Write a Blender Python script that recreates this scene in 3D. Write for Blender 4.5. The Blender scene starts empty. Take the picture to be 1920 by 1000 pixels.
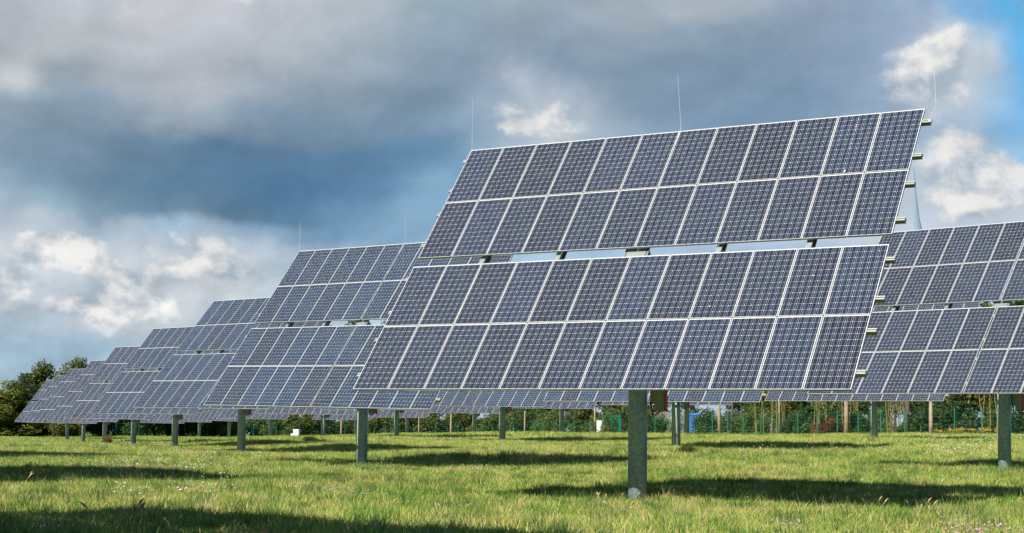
import bpy, math, random
import numpy as np
from mathutils import Vector, Matrix
R = math.radians
random.seed(7); RNG = np.random.default_rng(7)
scene = bpy.context.scene
COL = scene.collection

# ------------------------------------------------------------------ camera
F_PX, PITCH, ROLL, SY = 2967.95, 0.0788298, 0.0107322, 82.95
cam = bpy.data.cameras.new('camera'); camo = bpy.data.objects.new('camera', cam); COL.objects.link(camo)
cam.sensor_fit = 'HORIZONTAL'; cam.sensor_width = 36.0; cam.lens = 36.0 * F_PX / 1920
cam.shift_y = SY / 1920; cam.clip_start = 0.1; cam.clip_end = 9000
_F = Vector((0, math.cos(PITCH), math.sin(PITCH))); _U = Vector((0, -math.sin(PITCH), math.cos(PITCH))); _R = Vector((1, 0, 0))
_c, _s = math.cos(ROLL), math.sin(ROLL)
_R2 = _R * _c + _U * _s; _U2 = _U * _c - _R * _s
camo.matrix_world = Matrix(((_R2.x, _U2.x, -_F.x, 0), (_R2.y, _U2.y, -_F.y, 0), (_R2.z, _U2.z, -_F.z, 0), (0, 0, 0, 1)))
scene.camera = camo

# ------------------------------------------------------------------ exposure, sun
SUN_EL, SUN_YAW = R(40.0), R(-40.0)          # the sun stands where the trackers face
scene.view_settings.view_transform = 'Standard'; scene.view_settings.look = 'None'
scene.view_settings.exposure = 0.78; scene.view_settings.gamma = 1; scene.view_settings.use_curve_mapping = False
GAIN = 2 ** -0.78
sun_dir = Vector((math.sin(SUN_YAW) * math.cos(SUN_EL), -math.cos(SUN_YAW) * math.cos(SUN_EL), math.sin(SUN_EL)))
sl = bpy.data.lights.new('sun', 'SUN'); slo = bpy.data.objects.new('sun', sl); COL.objects.link(slo)
sl.energy = 5.0; sl.angle = R(0.53); sl.color = (1.0, 0.95, 0.86)
slo.rotation_euler = sun_dir.to_track_quat('Z', 'Y').to_euler(); slo.location = sun_dir * 200

def lin(c):
    return tuple(((x / 255) / 12.92 if x / 255 <= .04045 else ((x / 255 + .055) / 1.055) ** 2.4) for x in c)

# ------------------------------------------------------------------ node helpers
class NT:
    def __init__(s, nt):
        s.nt = nt; s.n = nt.nodes; s.l = nt.links
    def node(s, t, **kw):
        n = s.n.new(t)
        for k, v in kw.items(): setattr(n, k, v)
        return n
    def put(s, sock, v):
        if isinstance(v, bpy.types.NodeSocket): s.l.new(v, sock)
        elif v is not None: sock.default_value = v
    def m(s, op, a, b=None, c=None, clamp=False):
        n = s.node('ShaderNodeMath', operation=op, use_clamp=clamp)
        s.put(n.inputs[0], a)
        if b is not None: s.put(n.inputs[1], b)
        if c is not None: s.put(n.inputs[2], c)
        return n.outputs[0]
    def mapr(s, v, a, b, c=0.0, d=1.0, smooth=True):
        n = s.node('ShaderNodeMapRange'); n.interpolation_type = 'SMOOTHSTEP' if smooth else 'LINEAR'
        s.put(n.inputs[0], v)
        for i, q in zip((1, 2, 3, 4), (a, b, c, d)): n.inputs[i].default_value = q
        return n.outputs[0]
    def comb(s, x, y, z=0.0):
        n = s.node('ShaderNodeCombineXYZ'); s.put(n.inputs[0], x); s.put(n.inputs[1], y); s.put(n.inputs[2], z); return n.outputs[0]
    def noise(s, vec, scale, detail=4, rough=.55, dist=0.0, out=0):
        n = s.node('ShaderNodeTexNoise'); s.put(n.inputs['Vector'], vec)
        n.inputs['Scale'].default_value = scale; n.inputs['Detail'].default_value = detail
        n.inputs['Roughness'].default_value = rough; n.inputs['Distortion'].default_value = dist
        return n.outputs[out]
    def mix(s, f, a, b, blend='MIX'):
        n = s.node('ShaderNodeMix', data_type='RGBA', blend_type=blend)
        s.put(n.inputs[0], f)
        for i, v in ((6, a), (7, b)):
            if isinstance(v, tuple) and len(v) == 3: v = v + (1.0,)
            s.put(n.inputs[i], v)
        return n.outputs[2]
    def ramp(s, f, stops, interp='LINEAR'):
        n = s.node('ShaderNodeValToRGB'); cr = n.color_ramp; cr.interpolation = interp
        while len(cr.elements) > 1: cr.elements.remove(cr.elements[-1])
        first = True
        for p, c in stops:
            c = tuple(c) + (1.0,) if len(c) == 3 else c
            if first: e = cr.elements[0]; e.position = p; first = False
            else: e = cr.elements.new(p)
            e.color = c
        s.put(n.inputs[0], f); return n.outputs[0]

# ------------------------------------------------------------------ world: Nishita sky behind procedural clouds
world = bpy.data.worlds.new('World'); scene.world = world; world.use_nodes = True
W = NT(world.node_tree); W.n.clear()
sky = W.node('ShaderNodeTexSky', sky_type='NISHITA'); sky.sun_disc = False
sky.sun_elevation = SUN_EL; sky.sun_rotation = math.atan2(sun_dir.x, sun_dir.y)
sky.altitude = 30; sky.air_density = 1.0; sky.dust_density = 0.4; sky.ozone_density = 2.2
bg_sky = W.node('ShaderNodeBackground'); W.l.new(sky.outputs[0], bg_sky.inputs[0]); bg_sky.inputs[1].default_value = 0.075
tc = W.node('ShaderNodeTexCoord'); D = tc.outputs['Generated']
sep = W.node('ShaderNodeSeparateXYZ'); W.l.new(D, sep.inputs[0])
az = W.m('ARCTAN2', sep.outputs[0], sep.outputs[1]); el = W.m('ARCSINE', sep.outputs[2])
# degrees-like sky coordinates; cloud shapes are warped by several octaves of noise
P0 = W.comb(az, el, 0.0)
def off(scale, det, amp, seed, rough=.55):
    v = W.node('ShaderNodeVectorMath', operation='ADD'); W.l.new(D, v.inputs[0]); v.inputs[1].default_value = (seed, seed * 1.7, -seed)
    c = W.noise(v.outputs[0], scale, det, rough, out=1)
    sp = W.node('ShaderNodeSeparateXYZ'); W.l.new(c, sp.inputs[0])
    return W.m('MULTIPLY', W.m('SUBTRACT', sp.outputs[0], .5), amp), W.m('MULTIPLY', W.m('SUBTRACT', sp.outputs[1], .5), amp)
wx1, wy1 = off(8, 3, .075, 1.3)
wx2, wy2 = off(30, 6, .022, 4.1, .58)
AX = W.m('ADD', az, W.m('ADD', wx1, wx2)); AY = W.m('ADD', el, W.m('ADD', W.m('MULTIPLY', wy1, .7), wy2))
U_ = W.m('MULTIPLY_ADD', AX, 1 / .66, .5)                       # 0..1 across +-0.33 rad
# tone rows: (elevation rad, [(u, sRGB)])
rows = [
 (.000, [(0,(160,184,200)),(.15,(158,182,200)),(.3,(168,188,202)),(.5,(170,192,206)),(.8,(176,194,208)),(1,(178,196,212))]),
 (.045, [(0,(150,178,196)),(.08,(148,176,196)),(.15,(162,184,199)),(.3,(176,194,206)),(.5,(176,196,210)),(1,(178,198,214))]),
 (.068, [(0,(158,180,196)),(.05,(162,182,196)),(.1,(186,196,205)),(.16,(196,202,208)),(.22,(176,190,202)),(.5,(170,194,210)),(1,(170,196,216))]),
 (.090, [(0,(196,203,210)),(.03,(180,192,203)),(.07,(180,192,203)),(.11,(212,214,216)),(.16,(200,206,212)),(.22,(200,206,212)),(.3,(168,190,205)),(.5,(160,190,210)),(1,(176,196,214))]),
 (.108, [(0,(196,203,209)),(.05,(208,211,214)),(.1,(194,202,209)),(.15,(182,194,204)),(.2,(202,207,212)),(.25,(178,194,206)),(.32,(150,176,196)),(.5,(160,190,212)),(.75,(160,184,206)),(.94,(190,200,212)),(1,(176,196,214))]),
 (.124, [(0,(170,184,198)),(.05,(168,184,198)),(.12,(150,174,192)),(.19,(140,172,194)),(.25,(112,146,172)),(.33,(104,142,172)),(.42,(120,156,184)),(.6,(150,180,204)),(.9,(190,202,214)),(1,(168,198,222))]),
 (.137, [(0,(160,178,192)),(.06,(126,156,176)),(.12,(98,132,154)),(.2,(78,115,143)),(.27,(80,120,150)),(.34,(96,136,166)),(.40,(120,158,186)),(.43,(118,160,188)),(.5,(120,160,190)),(.9,(182,196,210)),(1,(190,200,212))]),
 (.155, [(0,(146,164,178)),(.05,(106,138,160)),(.12,(92,124,148)),(.2,(82,118,146)),(.29,(74,115,150)),(.36,(86,126,160)),(.415,(118,158,184)),(.46,(110,156,190)),(.6,(120,152,178)),(.91,(176,190,206)),(.955,(186,196,210)),(1,(150,190,220))]),
 (.175, [(0,(124,146,164)),(.07,(112,136,156)),(.16,(94,124,148)),(.24,(80,114,142)),(.33,(82,118,150)),(.41,(92,132,164)),(.46,(126,160,186)),(.52,(168,184,198)),(.6,(126,152,176)),(.9,(160,184,206)),(.95,(150,190,220)),(1,(104,178,224))]),
 (.193, [(0,(130,148,162)),(.07,(116,138,154)),(.15,(126,144,160)),(.2,(144,158,170)),(.28,(104,130,152)),(.38,(108,136,160)),(.46,(124,152,176)),(.525,(196,204,212)),(.57,(140,162,182)),(.7,(108,136,162)),(.86,(140,166,190)),(.92,(150,178,204)),(.965,(100,172,220)),(1,(80,172,226))]),
 (.212, [(0,(168,178,184)),(.03,(186,192,198)),(.07,(140,154,166)),(.15,(160,170,180)),(.21,(176,182,190)),(.3,(126,146,162)),(.4,(112,136,156)),(.47,(128,150,172)),(.52,(146,164,182)),(.6,(116,140,162)),(.75,(108,134,158)),(.84,(134,156,180)),(.9,(176,190,206)),(.94,(150,186,214)),(.965,(90,170,222)),(1,(78,172,226))]),
 (.235, [(0,(164,172,180)),(.06,(172,180,186)),(.15,(182,188,196)),(.25,(178,186,194)),(.33,(148,164,176)),(.42,(124,146,164)),(.55,(116,138,158)),(.7,(112,136,158)),(.8,(122,144,168)),(.86,(140,160,184)),(.895,(190,200,212)),(.93,(180,198,214)),(.96,(78,174,228)),(1,(76,172,228))]),
 (.255, [(0,(166,174,182)),(.08,(182,190,198)),(.16,(190,194,202)),(.24,(188,194,202)),(.32,(162,174,184)),(.42,(134,154,170)),(.55,(134,152,168)),(.7,(126,146,164)),(.8,(126,146,168)),(.88,(128,152,180)),(.925,(100,166,216)),(.96,(76,172,226)),(.985,(110,160,200)),(1,(116,150,184))]),
 (.275, [(0,(160,170,180)),(.08,(176,186,194)),(.15,(198,202,208)),(.24,(194,198,206)),(.32,(176,184,192)),(.42,(140,160,172)),(.55,(146,162,174)),(.68,(160,172,182)),(.78,(150,164,178)),(.86,(124,148,174)),(.915,(90,150,200)),(.95,(84,160,214)),(.98,(116,146,176)),(1,(112,142,172))]),
]
def lift(k):
    r, g, b_ = k; f = min(1, max(0, (200 - r) / 90)) * min(1, max(0, (r - 60) / 60))
    return (min(255, r + 10 * f + 5), min(255, g + 11 * f + 4), min(255, b_ + 12 * f + 4))
Ucl = W.m('MAXIMUM', W.m('MINIMUM', U_, 1.0), 0.0)
colr = None; prev = None
for e_, st in rows:
    c = W.ramp(Ucl, [(p, tuple(v * GAIN for v in lin(lift(k)))) for p, k in st], 'EASE')
    colr = c if colr is None else W.mix(W.mapr(AY, prev, e_), colr, c)
    prev = e_
# generic clouds beyond the part of the sky the photograph shows
gn = W.noise(D, 3.2, 8, .58, .3)
gen = W.ramp(gn, [(.38, tuple(v * GAIN for v in lin((58, 112, 176)))), (.50, tuple(v * GAIN for v in lin((78, 118, 160)))), (.60, tuple(v * GAIN for v in lin((108, 128, 148)))), (.74, tuple(v * GAIN for v in lin((170, 178, 186))))])
outside = W.m('MAXIMUM', W.mapr(W.m('ABSOLUTE', az), .36, .6), W.mapr(el, .29, .42))
colr = W.mix(outside, colr, gen)
# crisp cumulus heads: blobs with noisy edges, lit from the left
def blob(x, y, rx, ry, X=AX, Y=AY):
    ax = (x - 960) / 2968; ay = (817 - y) / 2968
    dx = W.m('MULTIPLY', W.m('SUBTRACT', X, math.atan(ax)), 2968 / rx); dy = W.m('MULTIPLY', W.m('SUBTRACT', Y, ay), 2968 / ry)
    return W.m('EXPONENT', W.m('MULTIPLY', W.m('ADD', W.m('MULTIPLY', dx, dx), W.m('MULTIPLY', dy, dy)), -1.0))
wx3, wy3 = off(26, 8, .036, 9.2, .68)
CX = W.m('ADD', az, wx3); CY = W.m('ADD', el, wy3)
def bsum(bl):
    t = None
    for b in bl:
        v = W.m('MULTIPLY', blob(*b[:4], CX, CY), b[4]); t = v if t is None else W.m('ADD', t, v)
    return t
head = bsum([(85, 492, 44, 30, 1.1), (125, 478, 42, 30, 1.1), (160, 508, 42, 28, 1.0), (18, 545, 50, 55, .85), (205, 545, 40, 26, .7), (185, 585, 48, 34, .8), (235, 560, 46, 40, .6), (398, 478, 34, 30, 1.0), (330, 462, 30, 22, .75), (275, 480, 22, 18, .6), (355, 515, 46, 36, .8), (420, 520, 44, 32, .7), (290, 545, 46, 36, .55),
             (305, 600, 38, 22, 1.0), (170, 612, 70, 22, .75), (90, 600, 60, 16, .5), (230, 640, 70, 14, .5), (480, 520, 40, 20, .45), (1005, 232, 60, 30, 1.05), (950, 215, 34, 26, .6), (930, 168, 34, 26, .5), (1060, 240, 40, 22, .6), (1782, 110, 46, 42, .9), (1735, 130, 60, 46, .7), (1735, 190, 60, 46, .7), (1800, 180, 40, 40, .55), (1800, 300, 70, 46, .8), (1850, 330, 50, 40, .7),
             (1805, 395, 46, 32, 1.1), (1760, 345, 60, 50, .6), (1905, 350, 40, 44, 1.0), (1870, 390, 40, 30, .6), (60, 165, 60, 34, .45), (210, 30, 70, 30, .35), (440, 20, 60, 26, .35), (1470, 8, 90, 14, .45)])
def puff(dx, dy, det=9):
    v = W.node('ShaderNodeVectorMath', operation='ADD'); W.l.new(D, v.inputs[0]); v.inputs[1].default_value = (dx + 3.1, 1.7, dy + .4)
    mp = W.node('ShaderNodeMapping'); mp.inputs['Scale'].default_value = (1, 1, 1.35); W.l.new(v.outputs[0], mp.inputs[0])
    return W.noise(mp.outputs[0], 27, det, .56, .15)
pf = puff(0, 0); pl = puff(-.0055, .0075, 6)
hd = W.m('ADD', head, W.m('MULTIPLY', W.m('SUBTRACT', pf, .47), 1.7))
hm = W.mapr(hd, .34, .86)
relief = W.m('MULTIPLY', W.m('SUBTRACT', pf, pl), 4.2)
shade = W.m('ADD', W.m('ADD', .46, relief), W.m('MULTIPLY', W.m('SUBTRACT', hd, .8), .42), clamp=True)
soft = None
for bx in [(1000, 222, 120, 62, .75), (945, 160, 60, 50, .55), (1752, 145, 72, 85, .9), (1790, 335, 110, 80, .85), (110, 520, 150, 90, .65), (385, 520, 110, 80, .7), (290, 600, 170, 50, .55)]:
    v_ = W.m('MULTIPLY', blob(*bx[:4]), bx[4]); soft = v_ if soft is None else W.m('MAXIMUM', soft, v_)
colr = W.mix(W.m('MULTIPLY', soft, W.mapr(pf, .3, .6, .55, 1.0)), colr, tuple(v * GAIN for v in lin((200, 209, 217))))
headc = W.mix(shade, tuple(v * GAIN for v in lin((172, 188, 203))), tuple(v * GAIN for v in lin((238, 236, 232))))
colr = W.mix(W.m('MULTIPLY', hm, .86), colr, headc)
# soft brightness mottling, stronger in the broken low clouds
def big(dx, dy):
    v = W.node('ShaderNodeVectorMath', operation='ADD'); W.l.new(D, v.inputs[0]); v.inputs[1].default_value = (dx + 7.3, .9, dy + 2.2)
    mp = W.node('ShaderNodeMapping'); mp.inputs['Scale'].default_value = (1, 1, 1.7); W.l.new(v.outputs[0], mp.inputs[0])
    return W.noise(mp.outputs[0], 11, 7, .6, .4)
rel2 = W.m('MULTIPLY', W.m('SUBTRACT', big(0, 0), big(-.010, .014)), .55)
mot = W.m('MULTIPLY_ADD', W.m('SUBTRACT', W.noise(D, 13, 7, .55), .5), .16, W.m('ADD', rel2, W.m('MULTIPLY_ADD', relief, W.mapr(el, .13, .10, .045, .16), 1.0)))
mc = W.node('ShaderNodeVectorMath', operation='SCALE'); W.l.new(colr, mc.inputs[0]); W.l.new(mot, mc.inputs[3])
bg_cl = W.node('ShaderNodeBackground'); W.l.new(mc.outputs[0], bg_cl.inputs[0]); bg_cl.inputs[1].default_value = 1.0
# where the tone turns clear blue, the real sky shows through
sp = W.node('ShaderNodeSeparateColor'); W.l.new(colr, sp.inputs[0])
blue = W.mapr(W.m('SUBTRACT', sp.outputs[2], sp.outputs[0]), .36 * GAIN, .62 * GAIN)
ms = W.node('ShaderNodeMixShader'); W.l.new(W.m('MULTIPLY', blue, .2), ms.inputs[0]); W.l.new(bg_cl.outputs[0], ms.inputs[1]); W.l.new(bg_sky.outputs[0], ms.inputs[2])
wo = W.node('ShaderNodeOutputWorld'); W.l.new(ms.outputs[0], wo.inputs[0])

# ------------------------------------------------------------------ materials
def mat(name):
    m = bpy.data.materials.new(name); m.use_nodes = True
    t = NT(m.node_tree); b = t.n['Principled BSDF']
    return m, t, b
def simple(name, col, rough=.5, metal=0.0, var=.25, scale=6.0, bump=0.0, spec=.5):
    m, t, b = mat(name)
    tc = t.node('ShaderNodeTexCoord')
    n = t.noise(tc.outputs['Object'], scale, 6, .6)
    k = t.mapr(n, .3, .7, 1 - var, 1 + var, False)
    v = t.node('ShaderNodeVectorMath', operation='SCALE'); v.inputs[0].default_value = col; t.l.new(k, v.inputs[3])
    t.l.new(v.outputs[0], b.inputs['Base Color'])
    b.inputs['Roughness'].default_value = rough; b.inputs['Metallic'].default_value = metal
    b.inputs['Specular IOR Level'].default_value = spec
    if bump:
        bp = t.node('ShaderNodeBump'); bp.inputs['Strength'].default_value = bump; bp.inputs['Distance'].default_value = .02
        t.l.new(n, bp.inputs['Height']); t.l.new(bp.outputs[0], b.inputs['Normal'])
    return m
M = {}
M['frame'] = simple('anodised_aluminium', (.50, .49, .465), .42, .25, .06)
M['rail'] = simple('rail_aluminium', (.38, .38, .34), .45, .35, .08)
M['steel'] = simple('dull_steel', (.25, .28, .28), .5, .6, .15)
M['rod'] = simple('rod_metal', (.42, .44, .46), .4, .3, .05)
M['back'] = simple('backsheet', (.7, .7, .7), .6)
M['box'] = simple('cabinet_paint', (.30, .34, .30), .45, .1, .1)
M['red'] = simple('red_paint', (.55, .03, .04), .4)
M['black'] = simple('black_rubber', (.02, .02, .02), .5)
M['white'] = simple('white_paint', (.78, .78, .76), .5, 0, .06)
M['green'] = simple('green_coated_steel', (.012, .16, .10), .4, 0, .15)
M['wood'] = simple('weathered_wood', (.26, .20, .13), .85, 0, .35, 3, .4)
M['blue'] = simple('blue_plastic', (.03, .14, .36), .4)
M['bluewall'] = simple('pale_blue_cladding', (.22, .32, .42), .5, 0, .08)
M['whitewall'] = simple('white_cladding', (.62, .64, .66), .5, 0, .06)
M['glass'] = simple('window_glass', (.03, .04, .05), .08, 0, .1)
M['roof'] = simple('grey_roof', (.3, .31, .33), .6, 0, .1)

# galvanised mast: spangle and streaks
m, t, b = mat('galvanised_steel'); M['galv'] = m
tc = t.node('ShaderNodeTexCoord'); oi = t.node('ShaderNodeObjectInfo')
vo = t.node('ShaderNodeTexVoronoi'); vo.inputs['Scale'].default_value = 22; t.l.new(tc.outputs['Object'], vo.inputs['Vector'])
sc = t.node('ShaderNodeMapping'); sc.inputs['Scale'].default_value = (9, 9, .8); t.l.new(tc.outputs['Object'], sc.inputs[0])
n1 = t.noise(sc.outputs[0], 1.0, 6, .65); n2 = t.noise(tc.outputs['Object'], 9, 6, .7)
sv = t.node('ShaderNodeSeparateColor'); t.l.new(vo.outputs['Color'], sv.inputs[0])
k = t.m('ADD', t.m('ADD', t.m('MULTIPLY_ADD', sv.outputs[0], .34, -.02), t.m('MULTIPLY', n1, .5)), t.m('MULTIPLY', n2, .5))
c = t.ramp(k, [(.35, (.20, .28, .33)), (.55, (.32, .42, .49)), (.75, (.46, .56, .63)), (1.0, (.58, .66, .72))])
t.l.new(c, b.inputs['Base Color']); b.inputs['Metallic'].default_value = .2
t.l.new(t.mapr(n2, .3, .7, .32, .5), b.inputs['Roughness'])

# photovoltaic glass: 6 x 12 monocrystalline cells, two busbars each (UV in metres)
def cellmat(mname, key_, cols):
    m, t, b = mat(mname); M[key_] = m
    uv = t.node('ShaderNodeUVMap'); sp = t.node('ShaderNodeSeparateXYZ'); t.l.new(uv.outputs[0], sp.inputs[0])
    CW, CH, MG = .12985, .12965, .0040
    cu = t.m('DIVIDE', t.m('SUBTRACT', sp.outputs[0], MG), CW); cv = t.m('DIVIDE', t.m('SUBTRACT', sp.outputs[1], MG), CH)
    fu = t.m('FRACT', cu); fv = t.m('FRACT', cv)
    def edge(f, hw):   # distance to nearest integer < hw
        d = t.m('MINIMUM', f, t.m('SUBTRACT', 1.0, f)); return d, t.m('LESS_THAN', d, hw)
    du, gu = edge(fu, .0080); dv, gv = edge(fv, .0080)
    dia = t.m('LESS_THAN', t.m('ADD', du, dv), .085)
    bus = t.m('MAXIMUM', t.m('LESS_THAN', t.m('ABSOLUTE', t.m('SUBTRACT', fu, .25)), .0085), t.m('LESS_THAN', t.m('ABSOLUTE', t.m('SUBTRACT', fu, .75)), .0085))
    outu = t.m('MAXIMUM', t.m('LESS_THAN', cu, 0.0), t.m('GREATER_THAN', cu, 6.0)); outv = t.m('MAXIMUM', t.m('LESS_THAN', cv, 0.0), t.m('GREATER_THAN', cv, 12.0))
    border = t.m('MAXIMUM', outu, outv)
    sheet = t.m('MAXIMUM', t.m('MAXIMUM', t.m('MAXIMUM', gu, gv), dia), border)
    wn = t.node('ShaderNodeTexWhiteNoise', noise_dimensions='3D'); oi = t.node('ShaderNodeObjectInfo')
    t.l.new(t.comb(t.m('FLOOR', cu), t.m('FLOOR', cv), t.m('MULTIPLY', oi.outputs['Random'], 97.0)), wn.inputs[0])
    ccol = t.ramp(wn.outputs[0], cols)
    modr = t.m('MULTIPLY_ADD', oi.outputs['Random'], .55, .75)
    cs = t.node('ShaderNodeVectorMath', operation='SCALE'); t.l.new(ccol, cs.inputs[0]); t.l.new(modr, cs.inputs[3])
    c1 = t.mix(bus, cs.outputs[0], (.50, .51, .50)); c2 = t.mix(sheet, c1, (.56, .58, .60))
    tc = t.node('ShaderNodeTexCoord'); dust = t.mapr(t.noise(tc.outputs['Object'], 3, 5, .6), .35, .8, .0, .03)
    c3 = t.mix(dust, c2, (.32, .30, .27))
    t.l.new(c3, b.inputs['Base Color']); b.inputs['Roughness'].default_value = .6; b.inputs['Specular IOR Level'].default_value = .12
    b.inputs['Coat Weight'].default_value = .85; b.inputs['Coat Roughness'].default_value = .07; b.inputs['Coat IOR'].default_value = 1.4
cellmat('solar_cells', 'cells', [(0, (.005, .010, .028)), (.5, (.007, .014, .035)), (.8, (.008, .018, .035)), (1, (.012, .015, .037))])
cellmat('solar_cells_blue', 'cells_b', [(0, (.004, .012, .036)), (.5, (.005, .017, .044)), (.8, (.006, .023, .042)), (1, (.010, .018, .046))])

def leafmat(name, dark, mid, light, trans=.35, scale=1.2):
    m, t, b = mat(name)
    g = t.node('ShaderNodeNewGeometry'); tc = t.node('ShaderNodeTexCoord'); oi = t.node('ShaderNodeObjectInfo')
    n = t.noise(tc.outputs['Object'], scale, 3, .5)
    f = t.m('ADD', t.m('MULTIPLY', g.outputs['Random Per Island'], .5), t.m('MULTIPLY', n, .6))
    c = t.ramp(f, [(.25, dark), (.5, mid), (.78, light)])
    hv = t.node('ShaderNodeHueSaturation'); t.l.new(c, hv.inputs['Color'])
    t.l.new(t.m('MULTIPLY_ADD', oi.outputs['Random'], .04, .48), hv.inputs['Hue']); t.l.new(t.m('MULTIPLY_ADD', oi.outputs['Random'], .35, .82), hv.inputs['Value'])
    t.l.new(hv.outputs[0], b.inputs['Base Color']); b.inputs['Roughness'].default_value = .5; b.inputs['Specular IOR Level'].default_value = .35
    tr = t.node('ShaderNodeBsdfTranslucent'); t.l.new(hv.outputs[0], tr.inputs[0])
    mx = t.node('ShaderNodeMixShader'); mx.inputs[0].default_value = trans
    o = t.n['Material Output']; t.l.new(b.outputs[0], mx.inputs[1]); t.l.new(tr.outputs[0], mx.inputs[2]); t.l.new(mx.outputs[0], o.inputs[0])
    return m
M['leaf_mid'] = leafmat('leaves_mid_green', (.040, .075, .016), (.080, .125, .026), (.15, .19, .045))
M['leaf_dark'] = leafmat('leaves_dark_green', (.022, .050, .013), (.042, .085, .021), (.085, .13, .034))
M['leaf_yellow'] = leafmat('leaves_yellow_green', (.06, .085, .014), (.12, .145, .022), (.21, .22, .04))
M['leaf_brown'] = leafmat('leaves_reddish', (.12, .05, .02), (.20, .09, .04), (.28, .14, .06))
M['leaf_pale'] = leafmat('leaves_silvery', (.16, .17, .11), (.30, .31, .24), (.5, .5, .42))
M['bark'] = simple('bark', (.085, .065, .045), .9, 0, .4, 4, .5)
M['stem'] = simple('yellowish_stem', (.22, .19, .07), .8, 0, .35, 3)
def grassmat():
    m, t, b = mat('grass_blades')
    g = t.node('ShaderNodeNewGeometry'); oi = t.node('ShaderNodeObjectInfo')
    pos = t.noise(g.outputs['Position'], .35, 4, .6); pos2 = t.noise(g.outputs['Position'], 1.7, 4, .6)
    r = g.outputs['Random Per Island']
    f = t.m('ADD', t.m('MULTIPLY', r, .50), t.m('ADD', t.m('MULTIPLY', pos, .75), t.m('MULTIPLY', pos2, .55)))
    c = t.ramp(f, [(.48, (.026, .110, .008)), (.64, (.082, .26, .014)), (.82, (.205, .40, .032)), (.97, (.46, .50, .10)), (1.0, (.56, .46, .18))])
    att = t.node('ShaderNodeAttribute', attribute_name='dry')
    c = t.mix(att.outputs['Fac'], c, (.46, .34, .17))
    t.l.new(c, b.inputs['Base Color']); b.inputs['Roughness'].default_value = .5; b.inputs['Specular IOR Level'].default_value = .3
    tr = t.node('ShaderNodeBsdfTranslucent'); t.l.new(c, tr.inputs[0]); mx = t.node('ShaderNodeMixShader'); mx.inputs[0].default_value = .28
    o = t.n['Material Output']; t.l.new(b.outputs[0], mx.inputs[1]); t.l.new(tr.outputs[0], mx.inputs[2]); t.l.new(mx.outputs[0], o.inputs[0])
    return m
M['grass'] = grassmat()
M['weed'] = leafmat('weed_leaves', (.030, .080, .014), (.070, .150, .022), (.15, .24, .04), .3)
def groundmat():
    m, t, b = mat('meadow_soil')
    g = t.node('ShaderNodeNewGeometry')
    n = t.noise(g.outputs['Position'], .35, 4, .6); n2 = t.noise(g.outputs['Position'], 5, 6, .7)
    f = t.m('ADD', t.m('MULTIPLY', n, .6), t.m('MULTIPLY', n2, .4))
    c = t.ramp(f, [(.35, (.05, .085, .014)), (.5, (.10, .145, .022)), (.65, (.17, .19, .04)), (.8, (.24, .2, .08))])
    t.l.new(c, b.inputs['Base Color']); b.inputs['Roughness'].default_value = .95
    bp = t.node('ShaderNodeBump'); bp.inputs['Distance'].default_value = .08; t.l.new(n2, bp.inputs['Height']); t.l.new(bp.outputs[0], b.inputs['Normal'])
    return m
M['ground'] = groundmat()
def flower(name, col):
    return simple(name, col, .6, 0, .15)
M['f_white'] = flower('white_petals', (.75, .74, .68)); M['f_yellow'] = flower('yellow_petals', (.75, .50, .04)); M['f_pink'] = flower('pink_petals', (.36, .20, .28)); M['f_stalk'] = flower('dry_seed_head', (.42, .30, .16))

# ------------------------------------------------------------------ mesh helpers
class MB:
    def __init__(s): s.v = []; s.f = []; s.mi = []; s.uv = []
    def add(s, vs, fs, mi=0, uvs=None):
        o = len(s.v); s.v += [tuple(v) for v in vs]
        for i, f in enumerate(fs):
            s.f.append(tuple(o + k for k in f)); s.mi.append(mi); s.uv.append(uvs[i] if uvs else None)
    def box(s, c, d, mi=0, mat=None, taper=1.0):
        x, y, z = [q / 2 for q in d]
        vs = []
        for k in (-1, 1):
            tp = taper if k > 0 else 1.0
            vs += [(-x * tp, -y * tp, k * z), (x * tp, -y * tp, k * z), (x * tp, y * tp, k * z), (-x * tp, y * tp, k * z)]
        vs = [Vector(v) for v in vs]
        if mat is not None: vs = [mat @ v for v in vs]
        vs = [v + Vector(c) for v in vs]
        s.add(vs, [(0, 3, 2, 1), (4, 5, 6, 7), (0, 1, 5, 4), (1, 2, 6, 5), (2, 3, 7, 6), (3, 0, 4, 7)], mi)
    def tube(s, pts, rad, n=8, mi=0, cap=True):
        pts = [Vector(p) for p in pts]; rad = rad if isinstance(rad, (list, tuple)) else [rad] * len(pts)
        rings = []
        for i, p in enumerate(pts):
            d = (pts[min(i + 1, len(pts) - 1)] - pts[max(i - 1, 0)]).normalized()
            a = d.cross(Vector((0, 0, 1)));
            if a.length < 1e-3: a = Vector((1, 0, 0))
            a.normalize(); bb = d.cross(a)
            rings.append([p + (a * math.cos(2 * math.pi * k / n) + bb * math.sin(2 * math.pi * k / n)) * rad[i] for k in range(n)])
        vs = [v for r in rings for v in r]; fs = []
        for i in range(len(pts) - 1):
            for k in range(n):
                fs.append((i * n + k, i * n + (k + 1) % n, (i + 1) * n + (k + 1) % n, (i + 1) * n + k))
        if cap: fs.append(tuple(range(n - 1, -1, -1))); fs.append(tuple((len(pts) - 1) * n + k for k in range(n)))
        s.add(vs, fs, mi)
    def mesh(s, name, mats, smooth=False):
        me = bpy.data.meshes.new(name); me.from_pydata(s.v, [], s.f)
        for mm in mats: me.materials.append(mm)
        me.polygons.foreach_set('material_index', s.mi)
        if smooth: me.polygons.foreach_set('use_smooth', [True] * len(s.f))
        if any(u is not None for u in s.uv):
            ul = me.uv_layers.new(name='UVMap')
            for p in me.polygons:
                u = s.uv[p.index]
                if u is not None:
                    for li, q in zip(p.loop_indices, u): ul.data[li].uv = q
        me.update(); return me
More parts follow.
